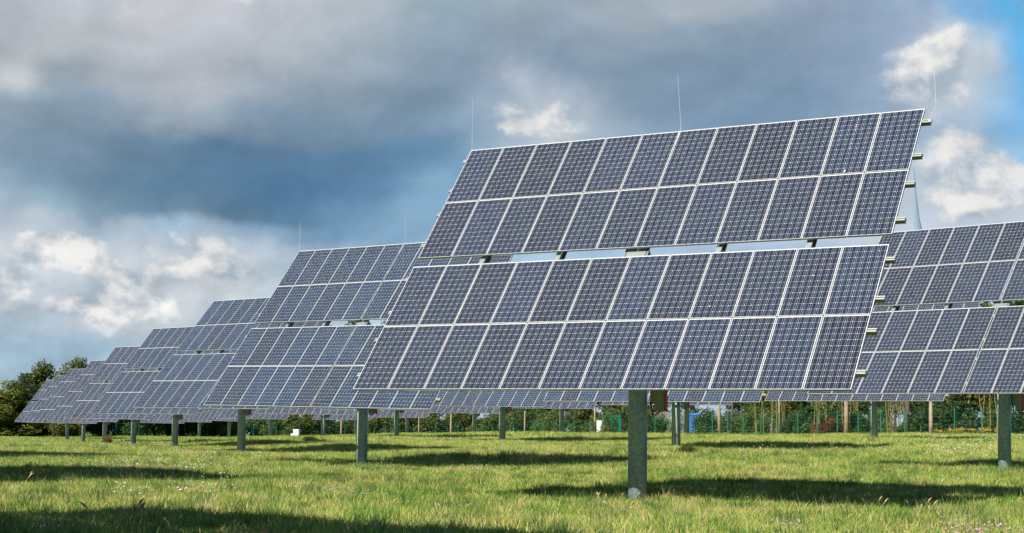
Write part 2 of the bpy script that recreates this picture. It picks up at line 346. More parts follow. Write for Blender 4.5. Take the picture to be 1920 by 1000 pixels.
def obj(name, me, parent=None, mw=None, link=True):
    o = bpy.data.objects.new(name, me)
    if mw is not None: o.matrix_local = mw
    if parent is not None: o.parent = parent
    if link: COL.objects.link(o)
    return o
def tag(o, label, cat, group=None, kind=None):
    if label: o['label'] = label
    if cat: o['category'] = cat
    if group: o['group'] = group
    if kind: o['kind'] = kind
    return o
def empty(name, loc, rz=0.0):
    o = bpy.data.objects.new(name, None); o.empty_display_size = .3; o.location = loc; o.rotation_euler = (0, 0, rz); COL.objects.link(o); return o

# ------------------------------------------------------------------ tracker survey: centre x,y,z, tilt, yaw, roll (deg)
TR = {
'A1':(2.243,29.365,3.450,52.48,-30.90,-0.47),'A2':(-4.780,49.210,3.471,53.70,-38.84,-1.19),'A3':(-11.942,69.352,3.580,50.18,-43.02,-0.87),
'A4':(-19.131,89.612,3.566,50.82,-41.34,-0.39),'A5':(-26.169,109.393,3.448,51.37,-39.62,-0.74),'A6':(-33.264,129.338,3.364,51.04,-40.60,-0.54),
'A7':(-39.917,147.630,3.323,51.59,-38.09,-0.49),'A8':(-47.236,168.419,3.450,51.50,-40.15,-0.65),'A9':(-54.512,188.616,3.568,51.21,-42.06,-0.83),
'B0':(13.622,44.159,3.838,50.84,-43.84,-0.60),'B1':(6.530,63.829,3.997,51.74,-35.74,-0.51),'B2':(-0.603,84.435,4.113,51.48,-41.01,-0.75),
'B3':(-7.690,104.521,4.189,51.54,-40.21,-0.65),'B4':(-14.853,124.347,4.094,51.44,-34.55,-0.44),'B5':(-22.070,144.782,3.873,51.70,-41.98,-0.62),
'B6':(-29.420,164.810,3.816,51.22,-43.53,-0.98),'B7':(-36.443,184.905,3.806,51.69,-39.67,-0.67),'B8':(-43.666,204.989,3.740,51.55,-40.21,-0.69),
'C1':(18.014,79.205,4.471,51.43,-41.62,-0.55),'C2':(10.848,99.281,4.589,51.37,-41.95,-0.38),'C3':(3.683,119.313,4.649,51.32,-41.30,-0.72),
'C4':(-3.352,139.481,4.522,51.76,-40.88,-0.64),'C5':(-10.563,159.525,4.303,51.54,-40.67,-0.73),'C6':(-17.684,179.667,4.176,51.56,-41.74,-0.59),
'Z1':(-8.3,12.4,3.05,51.5,-40.0,-0.6),'Z2':(-16.3,34.7,3.35,51.5,-40.0,-0.6),'Z3':(-23.4,54.9,3.45,51.5,-40.0,-0.6)}
LAB = {
'A1':'nearest and largest solar tracker, its thick mast standing alone right of centre',
'A2':'second solar tracker of the near row, directly left of the nearest one',
'A3':'third solar tracker of the near row, counted leftwards from the nearest one',
'A4':'fourth solar tracker of the near row, counted leftwards from the nearest one',
'A5':'fifth solar tracker of the near row, counted leftwards from the nearest one',
'A6':'sixth solar tracker of the near row, its mast fourth from the left edge',
'A7':'seventh solar tracker of the near row, its mast third from the left edge',
'A8':'eighth solar tracker of the near row, its mast second from the left edge',
'A9':'farthest solar tracker of the near row, leftmost mast against the dark trees',
'B0':'large solar tracker cut off by the right edge, behind the nearest one',
'B1':'solar tracker whose mast stands directly right of the nearest mast, red edged box on it',
'B2':'solar tracker whose mast is the first standing clear left of the nearest mast',
'B3':'solar tracker whose mast stands next right of the second near mast',
'B4':'solar tracker whose mast stands between the white junction box and the second near mast',
'B5':'small distant solar tracker whose mast stands just left of the white box',
'B6':'distant solar tracker whose thin mast stands just left of the third near mast',
'B7':'distant solar tracker whose thin mast stands between the third and fourth near masts',
'B8':'farthest tracker of the middle row, its low panel strip behind the fourth near mast',
'C1':'solar tracker under the right hand one, its slim mast before the sapling thicket',
'C2':'solar tracker whose mast shows close beside the blue container, low strip of panels',
'C3':'solar tracker whose mast stands left of the white cabinet and the green gate',
'C4':'distant solar tracker whose slim mast stands left of the first clear middle mast',
'C5':'distant back row tracker whose thin mast is second right of the second near mast',
'C6':'farthest solar tracker of the back row, low strip of panels behind the second near mast',
'Z1':'solar tracker outside the picture whose shadow lies along the bottom left grass',
'Z2':'solar tracker outside the left edge, its shadow on the grass at mid left',
'Z3':'solar tracker outside the left edge, its shadow on the far left grass'}
GP = []
for k, v in TR.items():
    g = v[2] - 4.55
    if k == 'A1': g = -1.27
    if k == 'B0': g = -.90
    GP.append((v[0], v[1], g))
GP += [(2.4, 27, -1.28), (1.0, 30.5, -1.25), (4.5, 29.5, -1.22), (2.4, 24, -1.28), (29.5, 97, .22), (17.3, 135, .15), (6, 170, -.15), (-5, 208, -.45), (-85, 205, -.8), (-40, 215, -.7), (8, 12, -1.22), (-3, 8, -1.25), (0, 0, -1.3), (20, 20, -1.1), (-3, 20, -1.2), (5, 20, -1.22), (-3, 17, -1.24), (40, 110, .3), (0, -30, -1.4), (50, 300, 0), (-100, 300, -.6)]
GPA = np.array(GP)
def gz(x, y):
    x = np.asarray(x, float); y = np.asarray(y, float)
    d2 = (x[..., None] - GPA[:, 0]) ** 2 + (y[..., None] - GPA[:, 1]) ** 2
    w = 1 / (d2 + 9.0) ** 2
    z = (w * GPA[:, 2]).sum(-1) / w.sum(-1)
    return z + .03 * np.sin(x * .9 + 1.3 * np.sin(y * .31)) * np.cos(y * .55 + x * .2) + .04 * np.sin(x * 2.1 + 2 * np.sin(y * .8)) * np.cos(y * 1.4 + 1.1 * np.sin(x * .7))
def g1(x, y): return float(gz(np.array([x]), np.array([y]))[0])

# ------------------------------------------------------------------ ground
def axis(lo, hi, fine_lo, fine_hi, step, grow=1.25):
    a = list(np.arange(fine_lo, fine_hi + .01, step)); s = step
    while a[-1] < hi: s *= grow; a.append(a[-1] + s)
    s = step
    while a[0] > lo: s *= grow; a.insert(0, a[0] - s)
    return np.array(a)
gx = axis(-3500, 3500, -80, 60, 1.0); gy = axis(-600, 6000, 4, 230, 1.0)
XX, YY = np.meshgrid(gx, gy); ZZ = gz(XX, YY)
me = bpy.data.meshes.new('ground'); nx, ny = len(gx), len(gy)
idx = np.arange(nx * ny).reshape(ny, nx)
q = np.stack([idx[:-1, :-1], idx[:-1, 1:], idx[1:, 1:], idx[1:, :-1]], -1).reshape(-1, 4)
me.vertices.add(nx * ny); me.vertices.foreach_set('co', np.stack([XX, YY, ZZ], -1).ravel())
me.loops.add(q.size); me.loops.foreach_set('vertex_index', q.ravel()); me.polygons.add(len(q))
me.polygons.foreach_set('loop_start', np.arange(0, q.size, 4)); me.polygons.foreach_set('use_smooth', np.ones(len(q), bool))
me.materials.append(M['ground']); me.update(calc_edges=True)
tag(obj('ground', me), 'grassy meadow floor under the solar trackers', None, kind='structure')

# ------------------------------------------------------------------ solar trackers
MW, ML, GAPM = .808, 1.58 * 1.00635, .012
PU = MW + GAPM; ROWG = .23766 * 1.00635; PV = ML + GAPM * 1.006
HT = (4 * 1.58 + 2 * .012 + .23766) * 1.00635
def v_of(row):   # centre of module row (0 bottom .. 3 top), from array centre
    b = row * PV + (ROWG - GAPM if row >= 2 else 0)
    return b + ML / 2 - HT / 2
def module_meshes():
    fw, dp = .0075, .040
    fr = MB(); w, h = MW - .003, ML - .003
    fr.box((0, h / 2 - fw / 2, -dp / 2), (w, fw, dp)); fr.box((0, -h / 2 + fw / 2, -dp / 2), (w, fw, dp))
    fr.box((-w / 2 + fw / 2, 0, -dp / 2), (fw, h - 2 * fw, dp)); fr.box((w / 2 - fw / 2, 0, -dp / 2), (fw, h - 2 * fw, dp))
    cw, ch = w - 2 * fw, h - 2 * fw
    gl = MB(); z = -.003
    gl.add([(-cw / 2, -ch / 2, z), (cw / 2, -ch / 2, z), (cw / 2, ch / 2, z), (-cw / 2, ch / 2, z)], [(0, 1, 2, 3)], 0, [[(0, 0), (cw, 0), (cw, ch), (0, ch)]])
    gl.add([(-cw / 2, -ch / 2, z - .006), (cw / 2, -ch / 2, z - .006), (cw / 2, ch / 2, z - .006), (-cw / 2, ch / 2, z - .006)], [(3, 2, 1, 0)], 1)
    al = MB(); al.add(fr.v, fr.f, 0); al.add(gl.v[:4], [(0, 1, 2, 3)], 1, [[(0, 0), (cw, 0), (cw, ch), (0, ch)]]); al.add(gl.v[4:], [(3, 2, 1, 0)], 2)
    return (fr.mesh('module_frame', [M['frame']]), gl.mesh('cell_glass', [M['cells'], M['back']]), al.mesh('solar_module', [M['frame'], M['cells'], M['back']]),
            gl.mesh('cell_glass_blue', [M['cells_b'], M['back']]), al.mesh('solar_module_blue', [M['frame'], M['cells_b'], M['back']]))
me_fr, me_gl, me_all, me_glb, me_allb = module_meshes()
def rail_mesh():
    b = MB(); L0, L1 = -6 * PU - .07, 6 * PU + .15; L = L1 - L0; cx = (L0 + L1) / 2
    b.box((cx, .022, -.040), (L, .030, .050)); b.box((cx, -.026, -.040), (L, .034, .050)); b.box((cx, 0, -.072), (L - .004, .078, .016)); b.box((cx, -.034, -.092), (L, .012, .026)); b.box((cx, .034, -.092), (L, .012, .026))
    return b.mesh('support_rail', [M['rail']])
me_rail = rail_mesh()
def girder_mesh():
    b = MB(); H = HT - .5
    b.box((0, 0, -.115), (.11, H, .014)); b.box((0, 0, -.185), (.014, H, .126)); b.box((0, 0, -.254), (.11, H, .014))
    for y in (-.10, .10): b.box((.0, y, -.18), (.09, .012, .118))
    return b.mesh('girder', [M['steel']])
me_gird = girder_mesh()
def tube_mesh():
    b = MB(); b.tube([(-3.55, 0, 0), (3.55, 0, 0)], .11, 16); return b.mesh('torque_tube', [M['galv']], True)
me_tube = tube_mesh()
def plate_mesh():
    b = MB()
    for x in (-.21, .21):
        b.add([(x - .012, -.20, -.12), (x - .012, .20, -.12), (x - .012, .12, -.48), (x - .012, -.12, -.48), (x + .012, -.20, -.12), (x + .012, .20, -.12), (x + .012, .12, -.48), (x + .012, -.12, -.48)],
              [(0, 1, 2, 3), (7, 6, 5, 4), (0, 4, 5, 1), (1, 5, 6, 2), (2, 6, 7, 3), (3, 7, 4, 0)])
    b.box((0, 0, -.128), (.5, .46, .016))
    return b.mesh('hinge_bracket', [M['steel']])
me_plate = plate_mesh()
def cyl(name, r, z0, z1, mt, n=28, flange=None):
    b = MB(); b.tube([(0, 0, z0), (0, 0, z1)], r, n)
    me = b.mesh(name, [mt]);
    for p in me.polygons: p.use_smooth = len(p.vertices) == 4
    return me
me_head = None
def head_mesh():
    b = MB(); b.tube([(0, 0, 0), (0, 0, .05)], .25, 28); b.tube([(0, 0, .05), (0, 0, .30)], [.205, .17], 24); b.box((.0, .24, .14), (.16, .28, .16)); b.tube([(0, .38, .14), (0, .52, .14)], .07, 14)
    return b.mesh('slew_drive', [M['steel']])
me_head = head_mesh()
def base_mesh():
    b = MB(); b.tube([(0, 0, -.3), (0, 0, .035)], .27, 24)
    for k in range(8):
        a = k * math.pi / 4; b.tube([(.225 * math.cos(a), .225 * math.sin(a), .03), (.225 * math.cos(a), .225 * math.sin(a), .085)], .016, 6)
    return b.mesh('base_plate', [M['galv']])
me_base = base_mesh()
def ctrl_meshes():
    b = MB(); b.box((0, 0, 0), (.20, .13, .46)); b.box((0, -.071, .01), (.17, .012, .41)); b.box((-.16, .03, .05), (.12, .05, .28))
    r = MB(); r.box((.110, 0, .0), (.020, .10, .47))
    c = MB(); c.tube([(-.22, 0, -.05), (-.16, -.02, -.22), (-.05, -.02, -.255), (.02, 0, -.22)], .013, 6); c.tube([(-.22, .03, -.02), (-.18, .02, -.28), (-.08, .02, -.29), (-.02, .03, -.22)], .011, 6)
    return b.mesh('control_box', [M['box']]), r.mesh('side_cover', [M['red']]), c.mesh('cable', [M['black']])
me_ctrl, me_red, me_cab = ctrl_meshes()
def rod_mesh(tall):
    b = MB(); b.tube([(0, 0, 0), (0, 0, tall)], [.0060, .0040], 6); return b.mesh('rod_tip', [M['rod']])
me_tip = rod_mesh(1.1)
GRPN = 'solar trackers standing in rows across the meadow'
BLUE = ('A2', 'A3', 'A4', 'B1', 'B2', 'B3', 'Z1', 'C3')
def tracker(key):
    cx, cy, cz, tl, yw, rl = TR[key]; tl, yw, rl = R(tl), R(yw), R(rl)
    U0 = Vector((1, 0, 0)); V0 = Vector((0, math.cos(tl), math.sin(tl)))
    U = U0 * math.cos(rl) + V0 * math.sin(rl); V = -U0 * math.sin(rl) + V0 * math.cos(rl); N = U.cross(V)
    piv = -.40
    rz = Matrix.Rotation(yw, 3, 'Z')
    c = Vector((cx, cy, cz)); p = c + rz @ (N * -.30)
    gzv = g1(p.x, p.y)
    if key == 'A1': gzv = -1.27
    root = empty('solar_tracker', (p.x, p.y, gzv), yw)
    tag(root, LAB[key], 'solar panel', GRPN)
    cl = rz.inverted() @ (c - Vector((p.x, p.y, gzv)))
    PM = Matrix(((U.x, V.x, N.x, cl.x), (U.y, V.y, N.y, cl.y), (U.z, V.z, N.z, cl.z), (0, 0, 0, 1)))
    T = Matrix.Translation
    near = cy < 105
    slit = 0.0 if key == 'A1' else .016
    for r in range(4):
        for k in range(12):
            u = (k - 5.5) * PU + (slit if k >= 6 else -slit)
            mw = PM @ T((u, v_of(r), .0)) @ Matrix.Rotation(R(random.uniform(-.12, .12)), 4, 'X') @ Matrix.Rotation(R(random.uniform(-.15, .15)), 4, 'Y')
            if near:
                o = obj('solar_module', me_fr, root, mw); obj('cell_glass', me_glb if key in BLUE else me_gl, o)
            else: obj('solar_module', me_allb if key in BLUE else me_all, root, mw)
    for r in range(4):
        for q in (-.42, .47):
            obj('support_rail', me_rail, root, PM @ T((0, v_of(r) + q, 0)))
    for k in (1.85, 3.95, 8.05, 10.15): obj('girder', me_gird, root, PM @ T(((k - 6) * PU, 0, 0)))
    obj('hinge_bracket', me_plate, root, PM @ T((0, 0, 0)))
    obj('torque_tube', me_tube, root, PM @ T((0, 0, -.37)))
    pz = (cl + N * -.30).z
    top = pz - .42
    b = MB(); b.tube([(0, 0, -.5), (0, 0, top)], .178, 32); ms = b.mesh('mast', [M['galv']])
    for pl in ms.polygons: pl.use_smooth = len(pl.vertices) == 4
    obj('mast', ms, root)
    obj('base_plate', me_base, root)
    obj('slew_drive', me_head, root, T((0, 0, top + .001)))
    cb = obj('control_box', me_ctrl, root, T((.46, .02, min(1.98, top - .6)))); sc_ = obj('side_cover', me_red, cb); sc_['label'] = 'red side cover'
    obj('cable', me_cab, root, T((.46, .02, min(1.98, top - .6))))
    # lightning rods: holder goes up along the slope from the top rail, rod stands on it
    inv = Vector((0, 0, 1))
    vt = v_of(3) + .47
    for u0 in (-6 * PU - .05, .0, 6 * PU + .14):
        s0 = cl + U * u0 + V * vt + N * -.03
        s1 = s0 + V * (.30 if u0 else .36) + Vector((0, 0, .06)) + U * (.06 if u0 else 0)
        b = MB(); b.tube([s0, s1], .008, 6); b.box(tuple(s0), (.05, .05, .05)); h = obj('lightning_rod', b.mesh('lightning_rod', [M['rod']]), root)
        lean = Matrix.Rotation(R(random.uniform(-1.5, 1.5)), 4, 'X') @ Matrix.Rotation(R(random.uniform(-4, .5)), 4, 'Y')
        obj('rod_tip', me_tip, h, T(s1) @ lean @ Matrix.Diagonal((2.2, 2.2, .85, 1) if key == 'A2' and u0 < -1 else (1, 1, 1, 1)))
    return root
for k in TR:
    rt = tracker(k)
    if k == 'A1':      # a bird-dropping streak on the top row, second column from the right, and a few specks
        mods = [c_ for c_ in rt.children if c_.name.startswith('solar_module')]
        rs = random.Random(5)
        def streak(mi, x0, y0, x1, y1, n, w0):
            b = MB()
            for q in range(n):
                f = rs.random() ** .8; x = x0 + (x1 - x0) * f + rs.uniform(-.012, .012); y = y0 + (y1 - y0) * f; a_, c_ = rs.uniform(.3, 1) * w0, rs.uniform(.8, 3) * w0
                b.add([(x - a_, y - c_, .0005), (x + a_, y - c_ * .7, .0005), (x + a_ * .7, y + c_, .0005), (x - a_ * .8, y + c_ * .8, .0005)], [(0, 1, 2, 3)])
            obj('bird_dropping', b.mesh('bird_dropping', [M['white']]), mods[mi])
        streak(36 + 10, .0, .70, -.01, -.15, 26, .005); streak(36 + 10, .02, -.7, .03, -.74, 3, .009); streak(12 + 10, .0, .15, .03, .1, 2, .008); streak(12 + 8, -.1, -.5, -.1, -.52, 1, .008)
# ------------------------------------------------------------------ grass: one stuff object, blades as instanced tufts
def np_mesh(name, V, Fq, mats, attr=None):
    me = bpy.data.meshes.new(name); me.vertices.add(len(V)); me.vertices.foreach_set('co', np.asarray(V, np.float32).ravel())
    me.loops.add(Fq.size); me.loops.foreach_set('vertex_index', Fq.ravel().astype(np.int32)); me.polygons.add(len(Fq))
    me.polygons.foreach_set('loop_start', np.arange(0, Fq.size, Fq.shape[1], dtype=np.int32))
    for mm in mats: me.materials.append(mm)
    if attr is not None:
        a = me.attributes.new('dry', 'FLOAT', 'POINT'); a.data.foreach_set('value', attr.astype(np.float32))
    me.update(calc_edges=True); return me
def blades(name, n, size, h0, h1, w, lean, dryp, seed, mt='grass'):
    rg = np.random.default_rng(seed)
    x = rg.uniform(-size / 2, size / 2, n); y = rg.uniform(-size / 2, size / 2, n)
    cl = .5 + .5 * np.sin(x * 9 + seed) * np.cos(y * 8 - seed)
    h = rg.uniform(h0, h1, n) * (.65 + .5 * cl); a = rg.uniform(0, 2 * np.pi, n); ln = rg.uniform(.1, lean, n) * h
    ww = w * rg.uniform(.6, 1.3, n)
    th = rg.uniform(0, 2 * np.pi, n)
    dx, dy = np.cos(a), np.sin(a); px, py = np.cos(th), np.sin(th)
    P = []
    for f, wf in ((-.15, 1.0), (.5, .85), (1.0, .12)):
        b = ln * max(f, 0) ** 1.8
        for s in (-1, 1):
            P.append(np.stack([x + dx * b + px * ww * wf * s / 2, y + dy * b + py * ww * wf * s / 2, h * f * (1 - .12 * f)], -1))
    V = np.stack(P, 1).reshape(-1, 3)
    o = np.arange(n)[:, None] * 6
    Fq = np.concatenate([o + np.array([[0, 1, 3, 2]]), o + np.array([[2, 3, 5, 4]])])
    dry = np.repeat((rg.random(n) < dryp) * rg.uniform(.5, 1, n), 6)
    return np_mesh(name, V, Fq, [M[mt]], dry)
hid = bpy.data.collections.new('grass_sources')
def src(me, coll=hid):
    o = bpy.data.objects.new(me.name, me); coll.objects.link(o); return o
srcs = [blades('tuft_a0', 560, .9, .05, .17, .011, .9, .06, 1), blades('tuft_a1', 520, .9, .06, .21, .011, .8, .10, 2), blades('tuft_a2', 560, .9, .04, .14, .012, 1.0, .22, 3),
        blades('tuft_b0', 420, 1.3, .10, .26, .013, .8, .08, 4), blades('tuft_b1', 400, 1.3, .09, .22, .014, .9, .2, 5),
        blades('tuft_c0', 300, 2.2, .14, .30, .030, .7, .1, 6), blades('tuft_c1', 300, 2.2, .12, .28, .030, .8, .22, 7),
        blades('tuft_d0', 70, .5, .18, .42, .0085, .45, .12, 8, 'weed'), blades('tuft_d1', 40, .5, .20, .44, .007, .6, .65, 9),
        blades('tuft_e0', 150, .6, .05, .16, .034, 1.6, .05, 10, 'weed'), blades('tuft_e1', 110, .5, .10, .26, .028, 1.2, .1, 11, 'weed')]
for i, me in enumerate(srcs): me.name = 's%02d_' % i + me.name; src(me)
def frustum_pts(n, d0, d1, slope=.40, rg=RNG):
    d = np.sqrt(rg.uniform(d0 * d0, d1 * d1, n)); x = rg.uniform(-slope, slope, n) * d; return x, d
def layer(n, d0, d1, kinds, s0, s1):
    x, y = frustum_pts(n, d0, d1); return x, y, RNG.choice(kinds, n), RNG.uniform(s0, s1, n)
L = [layer(4200, 14.5, 48, [0, 1, 2], .8, 1.25), layer(6800, 44, 105, [3, 4], .8, 1.25), layer(11000, 98, 218, [5, 6], .8, 1.25),
     layer(5600, 15, 60, [7, 7, 7, 7, 8], .45, .95), layer(3500, 55, 180, [7, 7, 8], .7, 1.2)]
wxs, wys = frustum_pts(170, 15.5, 120); nn = 9
L.append((np.repeat(wxs, nn) + RNG.normal(0, .45, 170 * nn), np.repeat(wys, nn) + RNG.normal(0, .5, 170 * nn), np.repeat(RNG.choice([9, 9, 10], 170), nn), RNG.uniform(.6, 1.15, 170 * nn)))
# ranker growth round every mast and in drifts
cxs, cys = frustum_pts(90, 16, 90)
cl_x = np.repeat(cxs, 16) + RNG.normal(0, .55, 90 * 16); cl_y = np.repeat(cys, 16) + RNG.normal(0, .55, 90 * 16)
L.append((cl_x, cl_y, np.repeat(RNG.choice([7, 7, 8], 90), 16), RNG.uniform(.45, .9, 90 * 16)))
xs, ys = [], []
for k, v in TR.items():
    if k[0] == 'Z': continue
    n = 12 if v[1] < 60 else 8
    a = RNG.uniform(-.5, np.pi + .5, n); r = RNG.uniform(.28, .75, n); xs += list(v[0] + .19 + r * np.cos(a)); ys += list(v[1] + .2 + r * np.sin(a))
L.append((np.array(xs), np.array(ys), RNG.choice([7, 8, 8], len(xs)), RNG.uniform(.5, .95, len(xs))))
gx_ = np.concatenate([l[0] for l in L]); gy_ = np.concatenate([l[1] for l in L]); gi_ = np.concatenate([l[2] for l in L]); gs_ = np.concatenate([l[3] for l in L])
def scatter(name, x, y, i, s, coll, label):
    me = bpy.data.meshes.new(name); me.vertices.add(len(x)); me.vertices.foreach_set('co', np.stack([x, y, gz(x, y)], -1).astype(np.float32).ravel())
    for nm, tp, dat in (('pick', 'INT', i.astype(np.int32)), ('turn', 'FLOAT', RNG.uniform(0, 6.28, len(x)).astype(np.float32)), ('size', 'FLOAT', s.astype(np.float32))):
        a = me.attributes.new(nm, tp, 'POINT'); a.data.foreach_set('value', dat)
    o = obj(name, me); tag(o, label, None, kind='stuff')
    ng = bpy.data.node_groups.new(name, 'GeometryNodeTree')
    ng.interface.new_socket('Geometry', in_out='INPUT', socket_type='NodeSocketGeometry'); ng.interface.new_socket('Geometry', in_out='OUTPUT', socket_type='NodeSocketGeometry')
    N_ = ng.nodes; gi = N_.new('NodeGroupInput'); go = N_.new('NodeGroupOutput'); ci = N_.new('GeometryNodeCollectionInfo'); ci.inputs['Collection'].default_value = coll
    ci.inputs['Separate Children'].default_value = True; ci.inputs['Reset Children'].default_value = True
    ip = N_.new('GeometryNodeInstanceOnPoints'); ip.inputs['Pick Instance'].default_value = True
    def na(n, t): q = N_.new('GeometryNodeInputNamedAttribute'); q.data_type = t; q.inputs[0].default_value = n; return q
    a1, a2, a3 = na('pick', 'INT'), na('turn', 'FLOAT'), na('size', 'FLOAT'); cx = N_.new('ShaderNodeCombineXYZ')
    lk = ng.links; lk.new(gi.outputs[0], ip.inputs['Points']); lk.new(ci.outputs[0], ip.inputs['Instance']); lk.new(a1.outputs[0], ip.inputs['Instance Index'])
    lk.new(a2.outputs[0], cx.inputs[2]); lk.new(cx.outputs[0], ip.inputs['Rotation']); lk.new(a3.outputs[0], ip.inputs['Scale']); lk.new(ip.outputs[0], go.inputs[0])
    md = o.modifiers.new('scatter', 'NODES'); md.node_group = ng
    return o
scatter('grass', gx_, gy_, gi_, gs_, hid, 'short sunlit meadow grass with dry patches and taller tufts')
# ------------------------------------------------------------------ meadow flowers
fl = bpy.data.collections.new('flower_sources')
def flower_src(name, mt, n, hh, rad, spread, disc=True):
    b = MB()
    for _ in range(n):
        x, y = random.uniform(-spread, spread), random.uniform(-spread, spread); h = random.uniform(hh * .7, hh * 1.2); tx, ty = random.uniform(-.03, .03), random.uniform(-.03, .03)
        b.tube([(x, y, 0), (x + tx, y + ty, h)], [.003, .002], 3, 1, False)
        r = rad * random.uniform(.6, 1.2); k = 7
        ring = [(x + tx + r * math.cos(6.283 * q / k) * random.uniform(.7, 1.15), y + ty + r * math.sin(6.283 * q / k) * random.uniform(.7, 1.15), h + random.uniform(-.3, .1) * r) for q in range(k)]
        c = (x + tx, y + ty, h + (.35 if disc else 1.2) * r); b.add([c] + ring, [(0, 1 + q, 1 + (q + 1) % k) for q in range(k)], 0)
        if not disc: b.add([(c[0], c[1], h - r * .8)] + ring, [(0, 1 + (q + 1) % k, 1 + q) for q in range(k)], 0)
    return b.mesh(name, [mt, M['f_stalk'] if mt is M['f_stalk'] else M['stem']])
def seed_src(name, n, hh):
    b = MB()
    for _ in range(n):
        x, y = random.uniform(-.2, .2), random.uniform(-.2, .2); h = random.uniform(hh * .7, hh * 1.2); tx, ty = random.uniform(-.16, .16), random.uniform(-.16, .16)
        b.tube([(x, y, 0), (x + tx * .4, y + ty * .4, h * .6), (x + tx, y + ty, h)], [.003, .0025, .002], 3, 0, False)
        b.tube([(x + tx * .8, y + ty * .8, h * .86), (x + tx, y + ty, h), (x + tx * 1.25, y + ty * 1.25, h * 1.1)], [.003, .010, .002], 5, 0)
    return b.mesh(name, [M['f_stalk']])
for i, me in enumerate([flower_src('white', M['f_white'], 5, .26, .022, .35), flower_src('yellow', M['f_yellow'], 8, .17, .012, .4), flower_src('pink', M['f_pink'], 7, .2, .016, .35, False), seed_src('seed', 3, .30), flower_src('white_small', M['f_white'], 5, .18, .010, .5)]):
    me.name = 'f%d_' % i + me.name; src(me, fl)
def px2(px, Y): return (px - 960) / 2968 * Y
fx, fy, fi, fs = [], [], [], []
def patch(px, py, n, kind, spx=40, sd=3, sc=1.0):
    # px column and distance of a patch on the meadow
    for _ in range(n):
        d = py + random.gauss(0, sd); fx.append(px2(px + random.gauss(0, spx), d)); fy.append(d); fi.append(kind); fs.append(sc * random.uniform(.8, 1.2))
for p in [(215, 42, 26, 0, 40, 1.6), (320, 42, 26, 0, 60, 2), (380, 60, 20, 0, 60, 4), (450, 55, 16, 0, 120, 4), (1745, 62, 34, 0, 70, 4, 1.3), (1850, 70, 20, 0, 60, 6, 1.3), (1440, 58, 10, 0, 60, 3), (840, 85, 16, 0, 60, 5), (235, 27, 3, 0, 12, .4), (420, 28, 4, 0, 18, .5), (1470, 18.6, 14, 1, 50, .8), (1690, 19.5, 18, 1, 70, .7), (1400, 22, 12, 1, 120, 1.5),
          (1460, 20.5, 3, 2, 30, .4), (1850, 19.2, 10, 2, 60, .7), (1770, 21, 3, 2, 30, .6), (640, 29, 5, 2, 14, .5), (715, 28.5, 2, 2, 12, .4), (1430, 40, 4, 2, 60, 2), (1325, 42, 14, 1, 40, 3, 1.2), (900, 45, 20, 1, 150, 5), (660, 45, 20, 1, 80, 5), (300, 26, 12, 1, 120, 2), (170, 90, 30, 0, 110, 14, 1.4), (1800, 90, 20, 1, 80, 4, 1.6)]:
    patch(*p)
n = 300; x_, y_ = frustum_pts(n, 16, 110); fx += list(x_); fy += list(y_); fi += list(RNG.choice([1, 1, 4, 4, 2, 0], n)); fs += list(RNG.uniform(.6, 1.0, n))
n = 170; x_, y_ = frustum_pts(n, 16, 75); fx += list(x_); fy += list(y_); fi += [3] * n; fs += list(RNG.uniform(.7, 1.0, n))
for px, d, sc in ((28, 31.5, 1.5), (210, 19.2, 1.5), (228, 19.0, 1.3), (1705, 24.5, 1.3), (1620, 26, 1.2), (1170, 29.3, 1.0), (1225, 29.2, 1.1), (1245, 29, 1.1), (1150, 29, 1.0), (1120, 29, 1.0)):
    fx.append(px2(px, d)); fy.append(d); fi.append(3); fs.append(sc)
scatter('wildflowers', np.array(fx), np.array(fy), np.array(fi), np.array(fs), fl, 'white, yellow and pink wildflowers and dry seed heads scattered in the grass')

# ------------------------------------------------------------------ fence
FP = Vector((29.5, 97.0)); FD = Vector((-.306, .952)); FN = Vector((.952, .306))
def fence_t(px):   # distance along the fence of an image column
    a = (px - 960) / 2968; return (FP.x - a * FP.y) / (a * FD.y - FD.x)
posts = [1985, 1940, 1895, 1852, 1841 - 52, 1743, 1697, 1652, 1610, 1571, 1533, 1497, 1461, 1428, 1395, 1366, 1337, 1309, 1283, 1256, 1230]
posts = [1942, 1895, 1841, 1790, 1743, 1697, 1652, 1610, 1571, 1533, 1497, 1461, 1428, 1395, 1366, 1337, 1309, 1283, 1256, 1230, 1205, 1183]
HF = 1.85
def fence(name_label, pts, hz=HF):
    r = empty('mesh_fence', (pts[0][0], pts[0][1], g1(*pts[0]))); tag(r, name_label, 'fence')
    b = MB(); b.tube([(0, 0, -.3), (0, 0, hz + .04)], .034, 8); b.box((0, 0, hz + .05), (.075, .075, .02)); pm = b.mesh('fence_post', [M['green']])
    zs = [g1(*p) for p in pts]
    for p, z in zip(pts, zs): obj('fence_post', pm, r, Matrix.Translation((p[0] - r.location.x, p[1] - r.location.y, z - r.location.z)))
    w = MB()
    for i in range(len(pts) - 1):
        a = Vector((*pts[i], zs[i])) - r.location; c = Vector((*pts[i + 1], zs[i + 1])) - r.location; L_ = (c - a).length
        far = pts[i][1] > 205
        nh = 7 if not far else 6
        for k in range(nh + 1):
            h = .06 + (hz - .1) * k / nh; w.tube([a + Vector((0, 0, h)), c + Vector((0, 0, h))], .0035, 3, 0, False)
        nv = int(L_ / (.12 if not far else .25))
        for k in range(1, nv):
            q = a.lerp(c, k / nv); w.tube([q + Vector((0, 0, .06)), q + Vector((0, 0, hz - .04))], .0028, 3, 0, False)
    obj('wire_mesh', w.mesh('wire_mesh', [M['green']]), r)
    return r
def F2(t): q = FP + FD * t; return (q.x, q.y)
sp_ = [F2(fence_t(p)) for p in posts]
tg = fence_t(1166); sp_.append(F2(tg))
